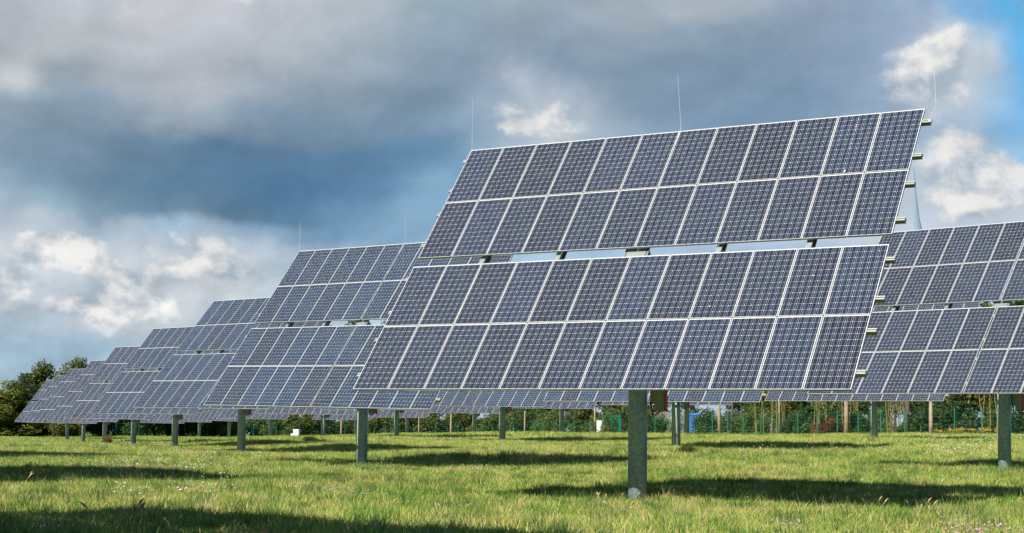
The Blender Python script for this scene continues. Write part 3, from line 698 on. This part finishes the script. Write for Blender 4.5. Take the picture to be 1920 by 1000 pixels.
fence('green wire mesh fence on slim posts along the right side of the meadow', sp_)
tg2 = fence_t(1131); gl_pts = [F2(tg2)] + [F2(fence_t(p)) for p in (1108, 1079, 1060, 1041, 1022, 1005, 985, 965, 945, 925, 905)]
fence('green wire mesh fence continuing left of the gate and white cabinet', gl_pts)
e = gl_pts[-1]; back = [(e[0] - 3.0 * k, e[1] + (208 - e[1]) * min(1, k / 3)) for k in range(1, 29)]
fence('green wire mesh fence along the far back edge before the hedge', [(e[0] - .6, e[1] + .3)] + back)
# gate in the fence
a, c = Vector((*F2(tg2 - .35), 0)), Vector((*F2(tg + .35), 0)); z = g1(a.x, a.y); mid = (a + c) / 2; L_ = (c - a).length; ang = math.atan2(c.y - a.y, c.x - a.x)
gt = empty('garden_gate', (mid.x, mid.y, z), ang); tag(gt, 'green steel gate with square posts in the far fence', 'gate')
b = MB(); b.box((0, 0, 1.15), (.16, .16, 2.5)); pm = b.mesh('gate_post', [M['green']])
for s in (-1, 1): obj('gate_post', pm, gt, Matrix.Translation((s * L_ / 2, 0, 0)))
b = MB(); h = 2.1; w_ = L_ - .3
for q in (-w_ / 2, 0, w_ / 2): b.box((q, 0, 1.2), (.07, .06, h))
b.box((0, 0, 1.2 + h / 2), (w_, .06, .08)); b.box((0, 0, .18), (w_, .06, .08))
for k in range(int(w_ / .15)): b.box((-w_ / 2 + .15 * (k + .5), .0, 1.2), (.012, .012, h - .1))
gf = obj('gate_leaf', b.mesh('gate_leaf', [M['green']]), gt)
b = MB(); b.box((.08, -.05, 1.15), (.05, .06, .2)); b.tube([(.08, -.09, 1.2), (.22, -.10, 1.2)], .012, 6); obj('handle', b.mesh('handle', [M['steel']]), gf)
# white cabinet on a stake, left of the gate
def at(px, Y, h=0): x = px2(px, Y); return Vector((x, Y, g1(x, Y) + h))
p = at(1126, 161); ct = empty('meter_cabinet', p); tag(ct, 'tall white metering cabinet beside the green gate', 'cabinet')
b = MB(); b.box((0, 0, 1.12), (.56, .32, 1.35)); b.box((0, 0, 1.82), (.62, .38, .05)); obj('casing', b.mesh('casing', [M['white']]), ct)
b = MB(); b.box((0, -.175, 1.12), (.48, .02, 1.22)); d_ = obj('door', b.mesh('door', [M['white']]), ct)
b = MB(); b.box((.17, -.20, 1.12), (.03, .03, .14)); obj('handle', b.mesh('handle', [M['black']]), d_)
b = MB(); b.box((0, 0, .2), (.5, .26, .52)); obj('plinth', b.mesh('plinth', [M['whitewall']]), ct)
p = at(560, 161); p.z += .12; ct = empty('junction_box', p, R(-15)); ct.scale = (1.1, 1.1, 1.15); tag(ct, 'small white junction box on the far grass', 'electric box')
b = MB(); b.box((0, 0, .42), (.52, .42, .66)); b.box((0, 0, .765), (.58, .48, .04)); obj('casing', b.mesh('casing', [M['white']]), ct)
b = MB(); b.box((0, -.22, .42), (.44, .02, .56)); obj('door', b.mesh('door', [M['whitewall']]), ct)
b = MB(); b.box((-.38, -.05, .25), (.22, .3, .3)); obj('side_box', b.mesh('side_box', [M['white']]), ct)

# ------------------------------------------------------------------ buildings and things beyond the fence
def building(px, Y, w, d, h, rz, wall, label, nwin, hb=1.0):
    p = at(px, Y, -.1); r = empty('low_building', p, R(rz)); tag(r, label, 'building')
    b = MB(); b.box((0, 0, h / 2), (w, d, h)); obj('wall', b.mesh('wall', [wall]), r)
    b = MB(); b.box((0, 0, h + .12), (w + .5, d + .5, .24)); rf = obj('roof', b.mesh('roof', [M['roof']]), r)
    b = MB(); b.box((w * .2, 0, h + .55), (1.6, 1.2, .6)); obj('roof_vent', b.mesh('roof_vent', [M['steel']]), rf)
    for k in range(nwin):
        x = -w / 2 + w * (k + .5) / nwin
        b = MB(); b.box((x, -d / 2 - .02, h * .55), (1.7, .06, 1.1)); wf = obj('window', b.mesh('window', [M['white']]), r)
        b = MB(); b.box((x, -d / 2 - .06, h * .55), (1.5, .03, .95)); obj('pane', b.mesh('pane', [M['glass']]), wf)
    b = MB(); b.box((0, -d / 2 - .03, h * .16), (w, .05, .35)); obj('plinth_strip', b.mesh('plinth_strip', [M['whitewall']]), r)
building(1262, 235, 9, 7, 3.6, -12, M['whitewall'], 'pale low building glimpsed between shrubs right of the nearest mast', 3)
building(1900, 150, 12, 8, 4.2, -18, M['bluewall'], 'blue grey industrial building behind the rightmost mast', 4)
def container(px, Y):
    p = at(px, Y, 0); r = empty('recycling_container', p, R(-8)); tag(r, 'bright blue container standing behind the fence beside a slim mast', 'container')
    b = MB(); b.box((0, 0, 1.2), (1.3, 1.2, 2.0)); 
    for k in range(6): b.box((-.55 + .22 * k, -.61, 1.2), (.06, .04, 1.8))
    obj('body', b.mesh('body', [M['blue']]), r)
    b = MB(); b.box((0, 0, 2.26), (1.4, 1.3, .14), 0, None, .8); obj('lid', b.mesh('lid', [M['blue']]), r)
    b = MB()
    for x in (-.5, .5): b.box((x, 0, .1), (.14, 1.0, .2))
    obj('skid', b.mesh('skid', [M['steel']]), r)
container(1304, 152)
def van(px, Y):
    p = at(px, Y, 0); r = empty('box_truck', p, R(6)); tag(r, 'white box truck parked beyond the fence, its roof above the shrubs', 'truck')
    b = MB(); b.box((0, 0, 2.15), (4.6, 2.2, 2.3)); b.box((0, 0, 3.32), (4.64, 2.24, .06)); obj('cargo_box', b.mesh('cargo_box', [M['white']]), r)
    b = MB(); b.box((-3.15, 0, 1.35), (1.6, 2.0, 1.7), 0, None, .86); cb = obj('cab', b.mesh('cab', [M['white']]), r)
    b = MB(); b.box((-3.2, -1.0, 1.75), (.9, .05, .55)); obj('side_window', b.mesh('side_window', [M['glass']]), cb)
    b = MB(); b.box((-.4, 0, .78), (6.2, 1.0, .3)); obj('chassis', b.mesh('chassis', [M['black']]), r)
    for x in (-3.0, 1.4):
        for y in (-.95, .95):
            b = MB(); b.tube([(x, y - .13, .45), (x, y + .13, .45)], .45, 18); wl = obj('wheel', b.mesh('wheel', [M['black']]), r)
            b = MB(); b.tube([(x, y - .14, .45), (x, y + .14, .45)], .22, 12); obj('rim', b.mesh('rim', [M['rod']]), wl)
van(1340, 205)
# wind turbine far away, hub behind the right tracker
def turbine():
    Y = 450; hx = px2(1729, Y); hz = (817.5 + 8 - 541) / 2968 * Y; g0 = g1(hx, Y)
    r = empty('wind_turbine', (hx, Y + 3, g0), R(-8)); tag(r, 'distant wind turbine, one pale blade pointing up behind the right hand panels', 'wind turbine')
    mt = simple('turbine_shaded_paint', (.17, .25, .33), .5, 0, .03)  # dark blue-grey: the backlit shade of the blades is put into the colour
    b = MB(); b.tube([(0, 0, 0), (0, 0, (hz - g0) * .5), (0, 0, hz - g0 - 1.2)], [1.5, 1.2, .8], 20); obj('tower', b.mesh('tower', [mt], True), r)
    b = MB(); b.tube([(0, -2.6, hz - g0), (0, -1.5, hz - g0), (0, 3.8, hz - g0)], [.9, 1.3, 1.0], 14); nc = obj('nacelle', b.mesh('nacelle', [mt], True), r)
    b = MB(); b.tube([(0, -4.4, hz - g0), (0, -3.7, hz - g0), (0, -2.5, hz - g0)], [.15, .85, 1.05], 16); obj('hub', b.mesh('hub', [mt], True), r)
    # blade: straight leading edge, curved trailing edge, lens section
    Lb = 35.5; secs = [(0, .7, .7, .9), (1.5, .75, .75, .8), (6, .8, 2.5, .5), (10, .78, 2.5, .42), (15, .7, 1.9, .3), (20, .55, 1.0, .22), (27, .38, .42, .14), (33, .24, .24, .08), (Lb, .05, .05, .03)]
    def blade():
        m_ = MB(); n = 12
        vs = []
        for (z_, le, te, th) in secs:
            for k in range(n):
                a_ = 2 * math.pi * k / n; cx_ = math.cos(a_); x_ = cx_ * (te if cx_ > 0 else le); vs.append((x_, math.sin(a_) * th, z_))
        fs_ = [(i * n + k, i * n + (k + 1) % n, (i + 1) * n + (k + 1) % n, (i + 1) * n + k) for i in range(len(secs) - 1) for k in range(n)]
        m_.add(vs, fs_); return m_.mesh('blade', [mt], True)
    bm_ = blade()
    for a_ in (-2.0, 118.0, 238.0): obj('blade', bm_, r, Matrix.Translation((0, -3.4, hz - g0)) @ Matrix.Rotation(R(a_), 4, 'Y'))
turbine()
# little red and white marker sign by the brown post
p = at(1755, 118); sg = empty('marker_sign', p); tag(sg, 'small red and white marker sign beside the brown stake', 'sign')
b = MB(); b.tube([(0, 0, -.2), (0, 0, 1.3)], .03, 8); obj('sign_post', b.mesh('sign_post', [M['steel']]), sg)
b = MB(); b.box((0, -.04, 1.3), (.26, .02, .42)); b.box((.26, -.04, 1.3), (.26, .02, .42), 1); b.box((0, -.05, 1.36), (.12, .01, .12), 1)
obj('sign_plate', b.mesh('sign_plate', [M['red'], M['white']]), sg)

# ------------------------------------------------------------------ trees and shrubs
def leaves(name, lobes, n, sz, mt, seed, fill=.35):
    rg = np.random.default_rng(seed); lobes = np.array(lobes, float)
    vol = lobes[:, 3] * lobes[:, 4] * lobes[:, 5]; pr = vol ** .7; pr /= pr.sum()
    li = rg.choice(len(lobes), n, p=pr); d = rg.normal(size=(n, 3)); d /= np.linalg.norm(d, axis=1)[:, None]
    rr = np.where(rg.random(n) < fill, rg.uniform(.2, .85, n), rg.uniform(.78, 1.06, n))
    bump_ = 1 + .16 * np.sin(d[:, 0] * 7 + li) * np.cos(d[:, 2] * 6 + li * 2) + .10 * np.sin(d[:, 1] * 15 + d[:, 2] * 13)
    C_ = lobes[li, :3] + d * lobes[li, 3:6] * (rr * bump_)[:, None]
    C_ += rg.normal(size=(n, 3)) * sz * .6
    nrm = d * .55 + rg.normal(size=(n, 3)) * .6 + np.array([0, 0, .25]); nrm /= np.linalg.norm(nrm, axis=1)[:, None]
    t1 = np.cross(nrm, rg.normal(size=(n, 3))); t1 /= np.linalg.norm(t1, axis=1)[:, None]; t2 = np.cross(nrm, t1)
    s = sz * rg.uniform(.55, 1.35, n)[:, None]
    V = np.stack([C_ - t1 * s * .9, C_ + t2 * s * .45 + nrm * s * .1, C_ + t1 * s * .9, C_ - t2 * s * .45 + nrm * s * .1], 1).reshape(-1, 3)
    V[:, 2] = np.maximum(V[:, 2], .03)
    Fq = np.arange(n * 4).reshape(-1, 4)
    return np_mesh(name, V, Fq, [mt])
def tree_protos(kind, seed, mt):
    rd = random.Random(seed); lobes = []; b = MB()
    H = 10.0
    if kind == 'round':
        b.tube([(0, 0, -.4), (.1, 0, 2.5), (.0, .1, 5), (.1, 0, 7.5)], [.24, .18, .12, .05], 9)
        for k in range(20):
            a_ = rd.uniform(0, 6.28); z_ = rd.uniform(2.0, 9.0); rr = (2.7 - abs(z_ - 5.0) * .42) * rd.uniform(.45, 1.0); x_, y_ = rr * math.cos(a_), rr * math.sin(a_)
            s_ = rd.uniform(.75, 1.25); lobes.append((x_, y_, z_, s_ * 1.15, s_ * 1.15, s_ * .85))
            b.tube([(0.05, 0, max(1.4, z_ - 2.4)), (x_ * .5, y_ * .5, z_ - .9), (x_, y_, z_)], [.07, .05, .02], 5, 0, False)
        lobes.append((.2, 0, 9.3, .9, .9, .8))
        n = 9000; sz = .18
    elif kind == 'bushy':
        b.tube([(0, 0, -.4), (.1, 0, 2.5), (.0, .1, 5), (.1, 0, 7.5)], [.24, .18, .12, .05], 9)
        for k in range(30):
            a_ = rd.uniform(0, 6.28); z_ = rd.uniform(.6, 9.0); rr = (3.1 - max(0, z_ - 4.0) * .50) * rd.uniform(.35, 1.0); x_, y_ = rr * math.cos(a_), rr * math.sin(a_)
            s_ = rd.uniform(.8, 1.3); lobes.append((x_, y_, z_, s_ * 1.15, s_ * 1.15, s_ * .85))
        lobes.append((.2, 0, 9.3, .9, .9, .8))
        n = 13000; sz = .19
    elif kind == 'tall':
        b.tube([(0, 0, -.4), (.1, 0, 3), (-.1, .1, 7), (.1, 0, 9.4)], [.2, .15, .09, .03], 9)
        for k in range(22):
            a_ = rd.uniform(0, 6.28); z_ = rd.uniform(3.0, 9.6); rr = (1.8 - abs(z_ - 5.8) * .3) * rd.uniform(.4, 1.0); x_, y_ = rr * math.cos(a_), rr * math.sin(a_)
            s_ = rd.uniform(.55, 1.0); lobes.append((x_, y_, z_, s_, s_, s_ * 1.0))
            b.tube([(0.0, 0, max(1.8, z_ - 2.2)), (x_ * .6, y_ * .6, z_ - .8), (x_, y_, z_)], [.05, .035, .015], 5, 0, False)
        n = 5500; sz = .15
    elif kind == 'shrub':
        for k in range(6):
            a_ = rd.uniform(0, 6.28); b.tube([(0, 0, -.2), (.2 * math.cos(a_), .2 * math.sin(a_), .6), (.7 * math.cos(a_), .7 * math.sin(a_), 1.5)], [.05, .035, .012], 5, 0, False)
        for k in range(13):
            a_ = rd.uniform(0, 6.28); rr = rd.uniform(.1, .85); z_ = rd.uniform(.35, 1.6) * (1.15 - rr * .4); s_ = rd.uniform(.3, .55); lobes.append((rr * math.cos(a_), rr * math.sin(a_), z_, s_ * 1.1, s_ * 1.1, s_))
        n = 5200; sz = .085
    cr = leaves('crown', lobes, n, sz, mt, seed); tr_ = b.mesh('trunk', [M['bark']])
    return cr, tr_
ORD = ['first', 'second', 'third', 'fourth', 'fifth', 'sixth', 'seventh', 'eighth', 'ninth', 'tenth', 'eleventh', 'twelfth', 'thirteenth', 'fourteenth', 'fifteenth', 'sixteenth', 'seventeenth', 'eighteenth', 'nineteenth', 'twentieth', 'twenty-first', 'twenty-second', 'twenty-third', 'twenty-fourth', 'twenty-fifth', 'twenty-sixth', 'twenty-seventh', 'twenty-eighth', 'twenty-ninth', 'thirtieth']
PR = {}
def proto(kind, mt, sd):
    k = (kind, mt, sd)
    if k not in PR: PR[k] = tree_protos(kind, {'round': 100, 'tall': 200, 'shrub': 300, 'bushy': 400}[kind] + sd, M[mt])
    return PR[k]
def plant(kind, mt, sd, px, Y, h, w, label, group, name=None, base=None):
    p = at(px, Y); cr, tk = proto(kind, mt, sd)
    nm = name or ('shrub' if kind == 'shrub' else 'tree')
    r = empty(nm, p, random.uniform(0, 6.28)); tag(r, label, 'shrub' if kind == 'shrub' else 'tree', group)
    hs = {'bushy': 10.1, 'round': 10.1, 'tall': 10.3, 'shrub': 2.1}[kind]; wsz = {'bushy': 7.0, 'round': 6.2, 'tall': 4.6, 'shrub': 2.5}[kind]
    S = Matrix.Diagonal((w / wsz, w / wsz, h / hs, 1))
    obj('foliage' if kind == 'shrub' else 'crown', cr, r, S); obj('stems' if kind == 'shrub' else 'trunk', tk, r, S)
GB = 'trees rising beyond the left end of the solar rows'
plant('bushy', 'leaf_yellow', 1, 18, 200, 7.2, 9.0, 'yellow green bushy tree at the left edge, in front of the taller ones', GB)
plant('bushy', 'leaf_mid', 2, 80, 206, 9.9, 9.6, 'tall rounded tree second from the left edge, sky behind its crown', GB)
plant('bushy', 'leaf_mid', 3, 150, 209, 10.5, 7.6, 'tree whose dark crown tops the leftmost panels', GB)
plant('bushy', 'leaf_yellow', 2, 112, 203, 8.6, 7.5, 'brownish green tree between the two tall left crowns', GB)
plant('bushy', 'leaf_yellow', 3, -40, 198, 6.8, 9, 'low leafy tree cut by the left edge', GB)
plant('bushy', 'leaf_dark', 1, 50, 202, 8.2, 7.0, 'dark narrow tree behind the yellow green bushy one', GB)
GT = 'trees hidden behind the solar rows along the far edge'
for i, (px, Y, h, w, mt) in enumerate([(195, 214, 9.0, 6, 'leaf_dark'), (255, 215, 9.5, 6.5, 'leaf_mid'), (320, 214, 9.5, 6, 'leaf_dark'), (385, 216, 10, 6.5, 'leaf_mid'), (450, 215, 10, 6, 'leaf_dark'), (520, 217, 12, 7, 'leaf_mid'),
        (600, 218, 16.5, 8.5, 'leaf_mid'), (668, 220, 17, 8.5, 'leaf_dark'), (730, 218, 16.5, 8, 'leaf_mid'), (795, 216, 12, 7, 'leaf_mid'), (860, 215, 11, 7, 'leaf_mid'), (930, 214, 10, 6.5, 'leaf_dark')]):
    plant('round', mt, 1 + i % 3, px, Y, h, w, ORD[i] + ' tree from the left among those hidden behind the panels along the back fence', GT)
GH = 'bushes of the dark hedge behind the far fence'
hl = []
for i, px in enumerate(range(-40, 960, 37)):
    Y = 210.5 + random.uniform(-.8, 1.2); mt = 'leaf_dark' if px < 440 else random.choice(['leaf_mid', 'leaf_dark', 'leaf_mid'])
    plant('shrub', mt, 1 + i % 4, px, Y, random.uniform(3.0, 4.0) if px > 440 else random.uniform(3.6, 4.8), random.uniform(4.6, 6.0), ORD[i] + ' bush from the left in the long hedge behind the far fence', GH)
GS = 'bushes behind the fence between the far corner and the gate'
for i, (px, dY) in enumerate([(950, 5), (985, 5), (1015, 4), (1045, 5), (1075, 4), (1100, 5), (1128, 4), (1150, 5), (1172, 4), (1200, 5), (1222, 6)]):
    t_ = fence_t(px); q = FP + FD * t_; plant('shrub', ['leaf_mid', 'leaf_dark', 'leaf_mid'][i % 3], 1 + i % 4, px, q.y + dY, random.uniform(2.6, 3.8), random.uniform(3.0, 4.2), ORD[i] + ' bush from the left between the fence corner and the right post of the gate', GS)
GQ = 'trees standing behind the bushes at the fence corner'
for i, (px, Y, h, w) in enumerate([(985, 205, 9, 6), (1045, 195, 9, 6), (1100, 185, 8.5, 5.5), (1160, 178, 8, 5)]):
    plant('round', ['leaf_mid', 'leaf_dark'][i % 2], 1 + i % 3, px, Y, h, w, ORD[i] + ' tree from the left behind the bushes near the green gate', GQ)
# named shrubs on the right
for (px, Y, h, w, mt, sd, lb) in [
    (1328, 137, 2.4, 2.9, 'leaf_dark', 1, 'dark rounded bush right of the blue container'),
    (1395, 136, 2.1, 2.6, 'leaf_mid', 2, 'mid green bush between two fence posts left of the forked trunks'),
    (1432, 134, 1.7, 2.0, 'leaf_mid', 3, 'low light green bush left of the large dark bush pair'),
    (1488, 125, 2.1, 2.4, 'leaf_dark', 4, 'left one of the large dark bush pair'),
    (1516, 123, 2.4, 2.8, 'leaf_dark', 2, 'right one of the large dark bush pair'),
    (1557, 119, 1.5, 2.8, 'leaf_brown', 1, 'withered reddish brown bush at the fence'),
    (1622, 112, 1.9, 2.3, 'leaf_dark', 3, 'dark bush just left of the slim mast of the back row'),
    (1660, 110, 2.6, 2.1, 'leaf_mid', 1, 'bright green bush just right of the slim mast of the back row'),
    (1795, 103, 2.35, 3.4, 'leaf_dark', 2, 'broad glossy bush behind the fence, right of the brown stake'),
    (1846, 104, 1.5, 2.2, 'leaf_mid', 4, 'low bush left of the rightmost mast'),
    (1935, 101, 2.2, 3.0, 'leaf_dark', 1, 'dark bush at the right edge'),
    (1248, 158, 3.2, 3.2, 'leaf_pale', 3, 'silvery pale bush right of the nearest mast'),
    (1282, 156, 3.0, 2.8, 'leaf_pale', 4, 'silvery pale bush between two masts'),
    (1700, 107, 1.0, 1.8, 'leaf_mid', 2, 'low weedy bush left of the brown stake')]:
    plant('shrub', mt, sd, px, Y + 1.9, h, w, lb, None)
for (px, Y, w, lb) in [(1776, 96.5, 1.0, 'small clump of yellow flowering plants below the broad glossy bush'), (1836, 95.5, 1.9, 'wide clump of yellow flowering plants left of the rightmost mast')]:
    p = at(px, Y); r = empty('yellow_flower_clump', p); tag(r, lb, 'flower clump')
    rd = random.Random(int(px)); lob = [(rd.uniform(-.8, .8) * w, rd.uniform(-.4, .4), .28, .35, .3, .22) for _ in range(7)]
    obj('flower_heads', leaves('flower_heads', [(l[0], l[1], .42, l[3], l[4], .10) for l in lob], 230, .035, M['f_yellow'], int(px)), r); obj('foliage', leaves('foliage', lob, 700, .05, M['leaf_yellow'], int(px) + 1), r)
GM = 'bushes filling the fence line right of the blue container'
for i, (px, Y, h, w, mt) in enumerate([(1300, 160, 2.2, 3.2, 'leaf_mid'), (1345, 152, 2.2, 3.4, 'leaf_mid'), (1378, 146, 2.6, 3.2, 'leaf_dark'), (1412, 142, 3.0, 3.4, 'leaf_mid'), (1465, 136, 2.6, 3.2, 'leaf_mid'), (1540, 128, 2.6, 3.2, 'leaf_dark'), (1592, 122, 2.4, 3.2, 'leaf_dark'), (1640, 119, 2.4, 3.0, 'leaf_mid'), (1725, 111, 2.2, 3.0, 'leaf_dark'), (1762, 110, 2.6, 3.0, 'leaf_dark'), (1880, 106, 2.2, 2.6, 'leaf_dark')]):
    plant('shrub', mt, 1 + i % 4, px, Y, h, w, ORD[i] + ' bush from the left in the second rank behind the right hand fence', GM)
for i, (px, Y, h, w, mt) in enumerate([(1225, 190, 7.5, 5, 'leaf_mid'), (1290, 186, 6.5, 4.5, 'leaf_mid'), (1385, 165, 8, 4.5, 'leaf_dark'), (1415, 155, 8.5, 4.5, 'leaf_mid')]):
    plant('tall', mt, 1 + i % 2, px, Y, h, w, ORD[i] + ' slender tree from the left beyond the pale bushes and blue container', 'slender trees beyond the blue container')
# tall trees behind the right hand fence, crowns dense, thin stems below
GR = 'tall trees in the wood behind the right hand fence'
for i, (px, Y, h, w, mt) in enumerate([(1450, 146, 10, 6, 'leaf_mid'), (1510, 140, 10.5, 6, 'leaf_dark'), (1575, 134, 10.5, 6, 'leaf_mid'), (1640, 128, 10.5, 6, 'leaf_dark'), (1712, 124, 10.5, 6, 'leaf_mid'), (1780, 121, 10.5, 6, 'leaf_dark'), (1850, 118, 10.8, 6, 'leaf_mid'), (1915, 116, 11, 6, 'leaf_dark'), (1985, 114, 11, 6, 'leaf_mid')]):
    plant('round', mt, 1 + i % 3, px, Y, h, w, ORD[i] + ' tall leafy tree from the left in the wood behind the right fence', GR)
for i, (px, Y, h, w, mt) in enumerate([(1475, 133, 7.5, 4, 'leaf_yellow'), (1600, 122, 7.8, 4, 'leaf_dark'), (1680, 116, 7.8, 4, 'leaf_dark'), (1730, 113, 7, 4, 'leaf_dark'), (1880, 110, 7, 4, 'leaf_yellow')]):
    plant('tall', mt, 1 + i % 2, px, Y, h, w, ORD[i] + ' slender tree from the left at the front of the right hand wood', 'slender trees at the front of the wood')
# multi-stemmed saplings
def thicket(px, Y, n, h, w, label):
    p = at(px, Y); r = empty('sapling_thicket', p); tag(r, label, 'sapling'); b = MB(); lob = []
    for k in range(n):
        x, y = random.uniform(-w, w) * .5, random.uniform(-.5, .5); tx = random.uniform(-.5, .5) * h * .22; c_ = random.uniform(-.2, .2)
        pts = [(x, y, -.1), (x + tx * .3 + c_ * .4, y, h * .3), (x + tx * .6, y, h * .62), (x + tx + c_, y + .2, h * random.uniform(.9, 1.05))]
        b.tube(pts, [.035, .028, .02, .008], 5, 0, False)
        for q in range(4):
            a0 = Vector(pts[1]).lerp(Vector(pts[3]), random.random()); b.tube([a0, a0 + Vector((random.uniform(-.6, .6), random.uniform(-.3, .3), random.uniform(.3, .9)))], [.012, .004], 4, 0, False)
        lob += [(pts[3][0], pts[3][1], pts[3][2], .4, .4, .5), (pts[2][0], pts[2][1], pts[2][2], .4, .3, .6), (x, y, .35, .3, .3, .25)]
    obj('stems', b.mesh('stems', [M['stem']]), r); obj('foliage', leaves('foliage', lob, 60 * n, .06, M['leaf_yellow'], int(px), .7), r)
thicket(1447, 131, 11, 3.8, 2.4, 'thicket of thin yellowish stems right of the light green bush')
thicket(1555, 121, 9, 4.0, 2.4, 'thin crooked stems rising above the reddish bush')
thicket(1600, 118, 6, 3.8, 1.6, 'sparse thin stems beside the thick brown trunk')
thicket(1682, 110, 12, 4.0, 1.7, 'close bundle of straight yellowish stems right of the slim mast')
thicket(1862, 101, 10, 3.8, 1.8, 'leaning yellow stems just left of the rightmost mast')
thicket(1232, 160, 7, 3.6, 2.2, 'thin pale stems beside the nearest mast')
# lone trunks and stakes
def trunk(px, Y, h, r0, mt, label, lean=0.0, nm='bare_trunk'):
    p = at(px, Y); b = MB(); b.tube([(0, 0, -.3), (lean * .4, 0, h * .4), (lean, 0, h)], [r0 * 1.15, r0, r0 * .75], 9)
    if nm == 'bare_trunk':
        for k in range(4): z_ = h * random.uniform(.45, .95); b.tube([(lean * z_ / h, 0, z_), (lean * z_ / h + random.uniform(-.8, .8), random.uniform(-.4, .4), z_ + .9)], [r0 * .35, .01], 5, 0, False)
    o = obj(nm, b.mesh(nm, [mt], True)); o.location = p; tag(o, label, 'tree trunk' if nm == 'bare_trunk' else 'stake')
trunk(1351, 137, 4.4, .15, M['wood'], 'brown trunk right of the blue container, between dark bush and fence posts', -.15)
trunk(1372, 141, 4.6, .10, M['bark'], 'thin dark trunk right of the brown one behind the truck', .2)
trunk(1462, 126, 3.0, .07, M['wood'], 'pale slim stake beside the green fence post left of the dark bush pair', 0, 'wooden_stake')
trunk(1588, 113, 5.0, .17, M['wood'], 'thick brown trunk right of the reddish bush')
trunk(1703, 107, 4.4, .13, M['bark'], 'dark trunk right of the bundle of yellowish stems')
trunk(1746, 99.5, 2.2, .13, M['wood'], 'short brown stake touching a green fence post near the marker sign', 0, 'wooden_stake')
trunk(1117, 164, 3.2, .10, M['wood'], 'light stake left of the white cabinet', 0, 'wooden_stake')
trunk(986, 172, 2.9, .09, M['wood'], 'pale stake between two masts before the hedge', 0, 'wooden_stake')
trunk(848, 190, 2.9, .11, M['wood'], 'pale stake left of the middle mast before the hedge', 0, 'wooden_stake')
trunk(788, 195, 2.9, .08, M['wood'], 'thin pale stake between the second mast and the one right of it', 0, 'wooden_stake')
trunk(643, 196, 2.7, .10, M['wood'], 'short pale stake just left of the second near mast', 0, 'wooden_stake')
# lone weeds
for (px, Y, h, w, mt, lb) in [(208, 118, .7, .9, 'leaf_brown', 'dead brown weed just right of the sixth mast'), (1290, 57, .40, .9, 'leaf_mid', 'low green weed clump below the mast with the red edged box'), (640, 47.5, .35, .8, 'leaf_mid', 'leafy weed clump left of the second mast base'), (590, 88, .6, 1.8, 'leaf_mid', 'green weed clump in the middle distance left of the second mast')]:
    plant('shrub', mt, 2, px, Y, h, w, lb, None, 'weed')
